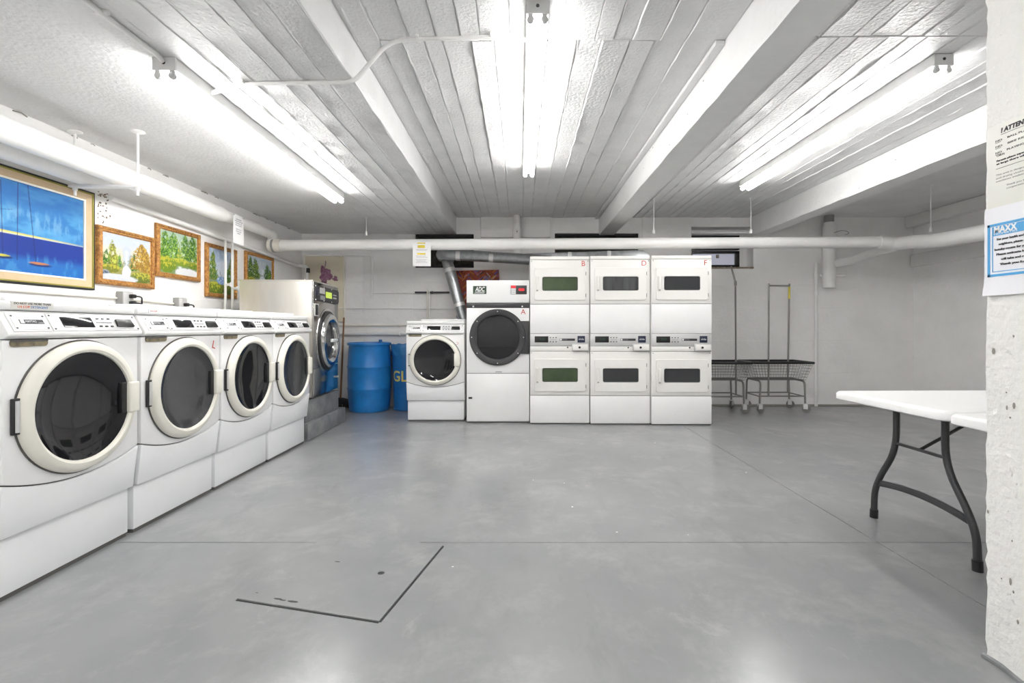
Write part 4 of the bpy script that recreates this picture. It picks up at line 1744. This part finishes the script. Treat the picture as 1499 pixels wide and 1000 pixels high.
def landscape(sky0, sky1, trees, water, fall, bushes):
    def f(U, V, nx, ny, s):
        n = vnoise(nx, ny, 14, 12, s)
        nf = vnoise(nx, ny, 40, 30, s + 3, 3)
        img = np.zeros(U.shape + (3,)) + np.array(sky0)
        img = blend(img, sstep(1 - V, .1, .6), sky1)
        img = blend(img, sstep(n, .5, .75) * .35 * (V > .5), (.85, .85, .84))
        for cx_, w_, top, col in fall:
            img = blend(img, sstep(1 - np.abs(U - cx_) / w_ + (n - .5), .2, .8) * sstep(top - V, 0, .12), col)
        img = blend(img, sstep(.50 + .12 * np.sin(U * 9 + s) * .6 + .5 * (n - .5) - V, 0, .10) * .75, tuple(.5 * a + .25 * c for a, c in zip(trees[0][4], trees[0][5])))
        for cx_, w_, top, col in fall:
            img = blend(img, sstep(1 - np.abs(U - cx_) / (w_ * .6) + 1.2 * (nf - .5), .3, .8) * sstep(top - V, 0, .12) * .9, col)
        for cx_, base, hgt, w_, c0, c1 in trees:
            t = (V - base) / hgt
            wd = 1.25 * w_ * (np.clip(1.04 - t, 0, 1) ** .55) * (0.35 + 1.3 * nf)
            m = sstep(wd - np.abs(U - cx_ - .5 * w_ * (n - .5)), 0, .03) * (t > 0) * (t < 1.04)
            img = blend(img, sstep(.007 - np.abs(U - cx_ - .01 * np.sin(V * 20)), 0, .004) * (t > -.2) * (t < .6) * .7, (.42, .34, .24))
            img = blend(img, m * sstep(n + .5 * nf, .50, .62), c0)
            img = blend(img, m * sstep(nf + .15 * (n - .5), .50, .62), c1)
            img = blend(img, m * sstep(nf, .64, .72) * .6, tuple(min(1, 1.5 * a + .05) for a in c1))
        for cx_, cy_, rx, ry, c0, c1 in bushes:
            m = sstep(1 - ((U - cx_) / rx) ** 2 - ((V - cy_) / ry) ** 2 + (n - .5) * .9, 0, .25)
            img = blend(img, m, c0)
            img = blend(img, m * sstep(nf + .3 * (V - cy_) / ry, .5, .68), c1)
        for cx_, cy_, rx, ry, c0 in water:
            m = sstep(1 - ((U - cx_) / rx) ** 2 - ((V - cy_) / ry) ** 2 + (n - .5) * .5, 0, .35)
            img = blend(img, m, c0)
            img = blend(img, m * sstep(nf, .55, .7) * .6, (.85, .86, .88))
        return img
    return f


def picture(label, yc, z0, w, h, fw, func, seed, big=False, tilt=0.0, nx=110, ny=86, cat='painting'):
    o = thing('framed_painting', label, cat, (XL + .002, yc, z0 + h / 2), PI / 2, 'framed paintings on the left wall')
    if tilt:
        o.rotation_euler = (0, tilt, PI / 2)

    def rc(ins):
        return [(-w / 2 + ins, -h / 2 + ins), (w / 2 - ins, -h / 2 + ins), (w / 2 - ins, h / 2 - ins), (-w / 2 + ins, h / 2 - ins)]
    b = NB()
    if big:
        loops_y(b, [(rc(0), 0), (rc(0), -.034), (rc(.012), -.036), (rc(.014), -.030)], True, False)
        fr = obj('frame', b, 'black', o, False)
        b = NB()
        loops_y(b, [(rc(.012), -.030), (rc(.012), -.037), (rc(.020), -.037), (rc(.022), -.030)], False, False)
        obj('gilt_edge', b, 'olive_gold', fr, False)
        b = NB()
        loops_y(b, [(rc(.018), -.028), (rc(.020), -.032), (rc(fw - .012), -.026), (rc(fw - .010), -.020)], False, False)
        obj('linen_mat', b, 'linen', fr, False)
        b = NB()
        loops_y(b, [(rc(fw - .012), -.022), (rc(fw - .010), -.027), (rc(fw), -.025), (rc(fw), -.015)], False, False)
        obj('liner', b, 'liner', fr, False)
    else:
        loops_y(b, [(rc(0), 0), (rc(0), -.022), (rc(.006), -.030), (rc(.016), -.033), (rc(.024), -.026), (rc(.034), -.028), (rc(fw - .006), -.020), (rc(fw), -.016), (rc(fw), -.010)], True, False)
        fr = obj('frame', b, 'gold', o, True, 20)
        n_ = int((w + h) / .045)
        b = NB()
        for k in range(n_):
            s_ = k / n_ * 2 * (w + h - .04)
            W_, H_ = w - .034, h - .034
            if s_ < W_:
                p = (-W_ / 2 + s_, -H_ / 2)
            elif s_ < W_ + H_:
                p = (W_ / 2, -H_ / 2 + s_ - W_)
            elif s_ < 2 * W_ + H_:
                p = (W_ / 2 - (s_ - W_ - H_), H_ / 2)
            else:
                p = (-W_ / 2, H_ / 2 - (s_ - 2 * W_ - H_))
            lathe(b, [(0, .006), (.006, .004), (.009, 0)], 6, Matrix.Translation((p[0], -.031, p[1])) @ FRONT)
        obj('beading', b, 'gold', fr)
    canvas(o, w - 2 * fw + .004, h - 2 * fw + .004, -.016, func, nx, ny, seed)
    return o


G0, G1, G2 = (.03, .12, .02), (.16, .30, .03), (.42, .45, .06)
A0, A1 = (.30, .17, .03), (.50, .32, .05)
picture('large sailboat painting in blue with a wide beige linen mount', 3.00, 1.387, 1.04, .705, .075, p_sail, 4, True, nx=230, ny=150)
picture('gold-framed waterfall landscape with autumn trees, hung next to the sailboat painting', 3.835, 1.440, .55, .435, .042,
        landscape((.62, .70, .85), (.80, .72, .40),
                  [(.20, .30, .55, .10, (.20, .20, .03), G2), (.08, .30, .35, .08, G0, G1), (.34, .30, .3, .05, (.06, .16, .08), G1), (.64, .25, .40, .09, G0, G1), (.80, .30, .58, .20, A0, A1), (.92, .2, .55, .12, A0, A1)],
                  [(.30, .05, .45, .10, (.66, .70, .78)), (.48, .20, .10, .16, (.82, .84, .88))],
                  [(.48, .16, .80, (.55, .63, .78)), (.48, .07, .74, (.86, .90, .96))],
                  [(.14, .24, .22, .10, (.20, .22, .03), (.55, .50, .05)), (.78, .12, .26, .14, (.14, .18, .03), (.50, .48, .06)), (.05, .15, .1, .06, (.06, .09, .16), (.3, .34, .42))]), 21)
picture('gold-framed green woodland painting with a white pond, hung higher than its neighbours', 4.418, 1.558, .565, .455, .042,
        landscape((.45, .60, .48), (.62, .72, .55),
                  [(.14, .35, .62, .16, (.04, .16, .02), (.22, .38, .04)), (.34, .38, .60, .17, (.05, .19, .03), (.25, .42, .06)), (.66, .40, .60, .14, (.05, .17, .03), (.20, .36, .05)), (.86, .38, .62, .18, (.04, .14, .02), (.22, .36, .05)), (.50, .4, .3, .08, (.2, .35, .08), G2)],
                  [(.72, .06, .36, .13, (.80, .82, .84))], [(.52, .12, .7, (.78, .84, .82))],
                  [(.18, .20, .26, .20, (.16, .26, .02), (.56, .52, .05)), (.55, .30, .30, .10, (.20, .30, .03), (.58, .55, .06)), (.90, .28, .16, .10, (.14, .24, .02), (.48, .46, .05))]), 33)
picture('gold-framed lake landscape behind the twin white risers', 5.05, 1.428, .515, .535, .042,
        landscape((.36, .46, .62), (.62, .68, .78),
                  [(.16, .30, .62, .15, (.05, .14, .02), (.24, .30, .03)), (.90, .22, .66, .18, (.06, .14, .02), (.30, .32, .04)), (.75, .22, .4, .1, G0, G1)],
                  [(.50, .30, .22, .10, (.20, .36, .70))], [(.52, .25, .8, (.70, .75, .84))],
                  [(.30, .12, .34, .16, (.12, .20, .02), (.52, .50, .05)), (.75, .15, .34, .16, (.08, .13, .02), (.36, .36, .05))]), 45)
picture('gold-framed green landscape farthest back, half hidden by the steel washer', 5.79, 1.56, .62, .43, .040,
        landscape((.50, .58, .68), (.66, .72, .78),
                  [(.12, .25, .7, .14, (.03, .11, .02), (.16, .27, .04)), (.32, .30, .66, .15, (.04, .12, .02), (.24, .32, .05)), (.80, .2, .6, .14, (.03, .12, .03), (.14, .25, .05)), (.92, .2, .5, .1, G0, G1)],
                  [(.60, .20, .14, .2, (.62, .70, .80))], [(.62, .10, .66, (.80, .85, .92))],
                  [(.15, .14, .25, .16, (.10, .16, .02), (.50, .46, .05)), (.88, .12, .2, .14, (.08, .14, .02), (.44, .44, .05))]), 57)


def p_weave(U, V, nx, ny, s):
    rng = np.random.default_rng(s)
    img = np.zeros(U.shape + (3,)) + np.array((.30, .06, .02))
    cols = [(.55, .10, .02), (.62, .20, .03), (.06, .08, .25), (.10, .16, .40), (.45, .05, .06), (.55, .35, .30), (.02, .02, .04), (.30, .10, .28), (.60, .28, .05)]
    for k in range(230):
        cx_, cy_ = rng.random(2)
        a = PI / 4 * (1 if int(cx_ * 6) % 2 else -1) + rng.normal(0, .12)
        du, dv = (U - cx_) * 1.0, (V - cy_) * 1.1
        l = du * math.cos(a) + dv * math.sin(a)
        w_ = -du * math.sin(a) + dv * math.cos(a)
        img = blend(img, sstep(.07 - np.abs(l), 0, .01) * sstep(.013 - np.abs(w_), 0, .006), cols[rng.integers(len(cols))])
    return img


r = thing('abstract_canvas', 'orange and blue woven abstract canvas on the wall behind dryer A', 'painting', (-.60, YB - .030, 1.60))
b = NB()
box(b, -.31, .31, -.010, .022, -.335, .335, .003)
obj('stretcher', b, 'red_print', r)
canvas(r, .62, .67, -.0112, p_weave, 130, 140, 5)
r.rotation_euler = (0, math.radians(-1.5), 0)

# ------------------------------------------------------------------ outlets and cable on the left wall
for i, (y, z) in enumerate(((3.76, 1.335), (4.37, 1.325))):
    r = thing('outlet_box', ('grey metal outlet box with two black plugs above the nearest washers', 'grey metal outlet box with one plug above the middle washers')[i], 'outlet', (XL + .032, y, z), PI / 2, 'outlet boxes on the left wall')
    b = NB()
    box(b, -.055, .055, -.050, 0, -.055, .060, .005)
    bx0 = obj('box', b, 'outlet_grey', r)
    b = NB()
    box(b, -.050, .050, -.056, -.049, -.050, .055, .003)
    obj('cover', b, 'silver', bx0)
    for k in range(2 - i):
        zz = .026 - k * .052 if i == 0 else .0
        b = NB()
        prism(b, rrect(.042, .030, .010, 4, .022, zz), 'y', -.085, -.055, .003)
        pg = obj('plug', b, 'black', r)
        b = NB()
        tube(b, fillet([(.022, -.083, zz), (.055, -.115, zz - .002), (.095, -.085, zz - .05), (.10, -.06, -.16)], .05), .006, 8)
        obj('cord', b, 'black', pg)
r = thing('wall_conduit', 'thin white cable conduit joining the outlet boxes on the left wall', 'conduit', (XL + .042, 0, 1.335))
b = NB()
tube(b, [(0, .5, .012), (0, 3.70, .006)], .009, 8)
obj('cable_run', b, 'pipe_cream', r)
b = NB()
tube(b, [(0, 3.82, .004), (0, 4.31, -.006)], .009, 8)
obj('cable_run', b, 'pipe_cream', r)

# ------------------------------------------------------------------ notices
# hanging on the left pipe
r = thing('paper_notice', 'white typed notice hanging from the lagged pipe on the left', 'notice', (-2.842, 4.90, 2.25), PI / 2 + .084)
b = NB()
box(b, -.105, .105, -.0008, .0008, -.29, .0)
pg = obj('sheet', b, 'paper', r)
for k in range(8):
    text('lettering', ('PLEASE KEEP THIS', 'LAUNDRY ROOM CLEAN', 'AND REMOVE YOUR', 'CLOTHES PROMPTLY', '', 'THANK YOU FOR', 'YOUR HELP AND', 'COURTESY')[k] or ' ', .014, 'grey_ink', pg, face_m(0, -.045 - k * .020, -.0012), align='CENTER')
for x in (-.095, .095):
    b = NB()
    lathe(b, [(0, .004), (.005, .003), (.006, 0)], 8, Matrix.Translation((x, -.001, -.012)) @ FRONT)
    obj('pin', b, 'grey_ink', r)
# hanging on the back pipe
r = thing('paper_notice', 'white notice with yellow highlighted lines hanging from the back pipe', 'notice', (-1.178, 5.826, 2.14))
b = NB()
box(b, -.108, .108, -.0008, .0008, -.285, .0)
pg = obj('sheet', b, 'paper', r)
for z, w_, hh in ((-.008, .10, .013), (-.048, .085, .034), (-.136, .10, .020)):
    b = NB()
    prism(b, rrect(w_, hh, .006, 3, -.005, z), 'y', -.0016, -.0008)
    obj('highlight', b, 'highlighter', pg)
for k, z in enumerate((-.085, -.098, -.165, -.180, -.21, -.225, -.24)):
    b = NB()
    box(b, -.07 + .01 * (k % 2), .07 - .012 * (k % 3), -.0014, -.0008, z, z + .0035)
    obj('printed_line', b, 'grey_ink', pg)
# on the pillar
r = thing('paper_notice', 'cream typed attention notice on the pillar above the blue-bordered sheet', 'notice', (PX - .0035, 1.630, 1.50), -PI / 2)
b = NB()
box(b, 0, .216, -.0006, .0006, 0, .282)
pg = obj('sheet', b, 'paper_cream', r)
tl = [('! ATTENTION !', .046, .258, .020, .13, .001), ('NO    BALL PLAYING', .028, .229, .0085, .13, 0), ('NO    BIKE RIDING', .028, .210, .0085, .12, 0), ('NO    PLAYING WITH', .028, .190, .0085, .13, 0),
      ('CARTS', .032, .180, .008, .026, 0), ('Parents please supervise your children', .032, .163, .008, .165, .0003), ('at large there will not be', .032, .153, .008, .13, .0003),
      ('This area is designated for washing', .030, .117, .0075, .165, 0), ('and drying clothing only. Please', .030, .106, .0075, .16, 0), ('machines available to others', .030, .096, .0075, .15, 0),
      ('Thank you for your', .064, .076, .0075, .09, 0), ('cooperation', .064, .066, .0075, .06, 0)]
for body, x, z, sz, wd, bd in tl:
    text('lettering', body, sz, 'ink' if sz > .0079 else 'grey_ink', pg, face_m(x, z, -.001), width=wd, shear=.15 if sz > .015 else 0, bold=bd)
for x0_, x1_, z in ((.046, .176, .245), (.028, .046, .223), (.028, .046, .204), (.028, .046, .184), (.03, .19, .137)):
    b = NB()
    box(b, x0_, x1_, -.0012, -.0004, z, z + .0012)
    obj('rule_line', b, 'ink', pg)
r = thing('paper_notice', 'white notice with blue border and MAXX heading on the pillar', 'notice', (PX - .0052, 1.638, 1.222), -PI / 2)
t = bmesh.new()
nx_, nz_ = 10, 14
vv = [[t.verts.new((.216 * i / nx_, -.0008 - (.010 * max(0, .22 - j / nz_) ** 1.5 * 8 * (1 - i / nx_) if j < 4 else 0), .29 * j / nz_ + .0)) for i in range(nx_ + 1)] for j in range(nz_ + 1)]
for j in range(nz_):
    for i in range(nx_):
        t.faces.new((vv[j][i], vv[j][i + 1], vv[j + 1][i + 1], vv[j + 1][i]))
bk = [[t.verts.new((v.co.x, v.co.y + .0006, v.co.z)) for v in rw] for rw in vv]
for j in range(nz_):
    for i in range(nx_):
        t.faces.new((bk[j][i], bk[j + 1][i], bk[j + 1][i + 1], bk[j][i + 1]))
pg = obj('sheet', t, 'paper_lilac', r)


def strip(x0_, x1_, z0_, z1_, m='sign_blue', nm='border', y=-.0022):
    b = NB()
    box(b, x0_, x1_, y, -.0006, z0_, z1_)
    return obj(nm, b, m, pg)


strip(.012, .204, .228, .236)
strip(.012, .204, .062, .070)
strip(.012, .020, .062, .236)
strip(.196, .204, .062, .236)
strip(.028, .188, .196, .226, nm='heading_band')
strip(.028, .188, .077, .079)
strip(.028, .030, .077, .21)
text('lettering', 'MAXX', .030, 'paper', pg, face_m(.034, .214, -.0026), width=.075, bold=.0012)
text('lettering', 'PROPERTIES', .008, 'paper', pg, face_m(.034, .201, -.0026), width=.075)
for k, ln in enumerate(('For your health and that of your', 'neighbors, please do not crowd', 'laundry rooms for your safety', 'Please estimate how long it', 'will take and return on time', 'Thank you for your help')):
    text('lettering', ln, .0095, 'ink', pg, face_m(.036 + (.008, .014, 0, .006, .022, .018)[k], .183 - k * .0165, -.0024), width=.14, bold=.0003)
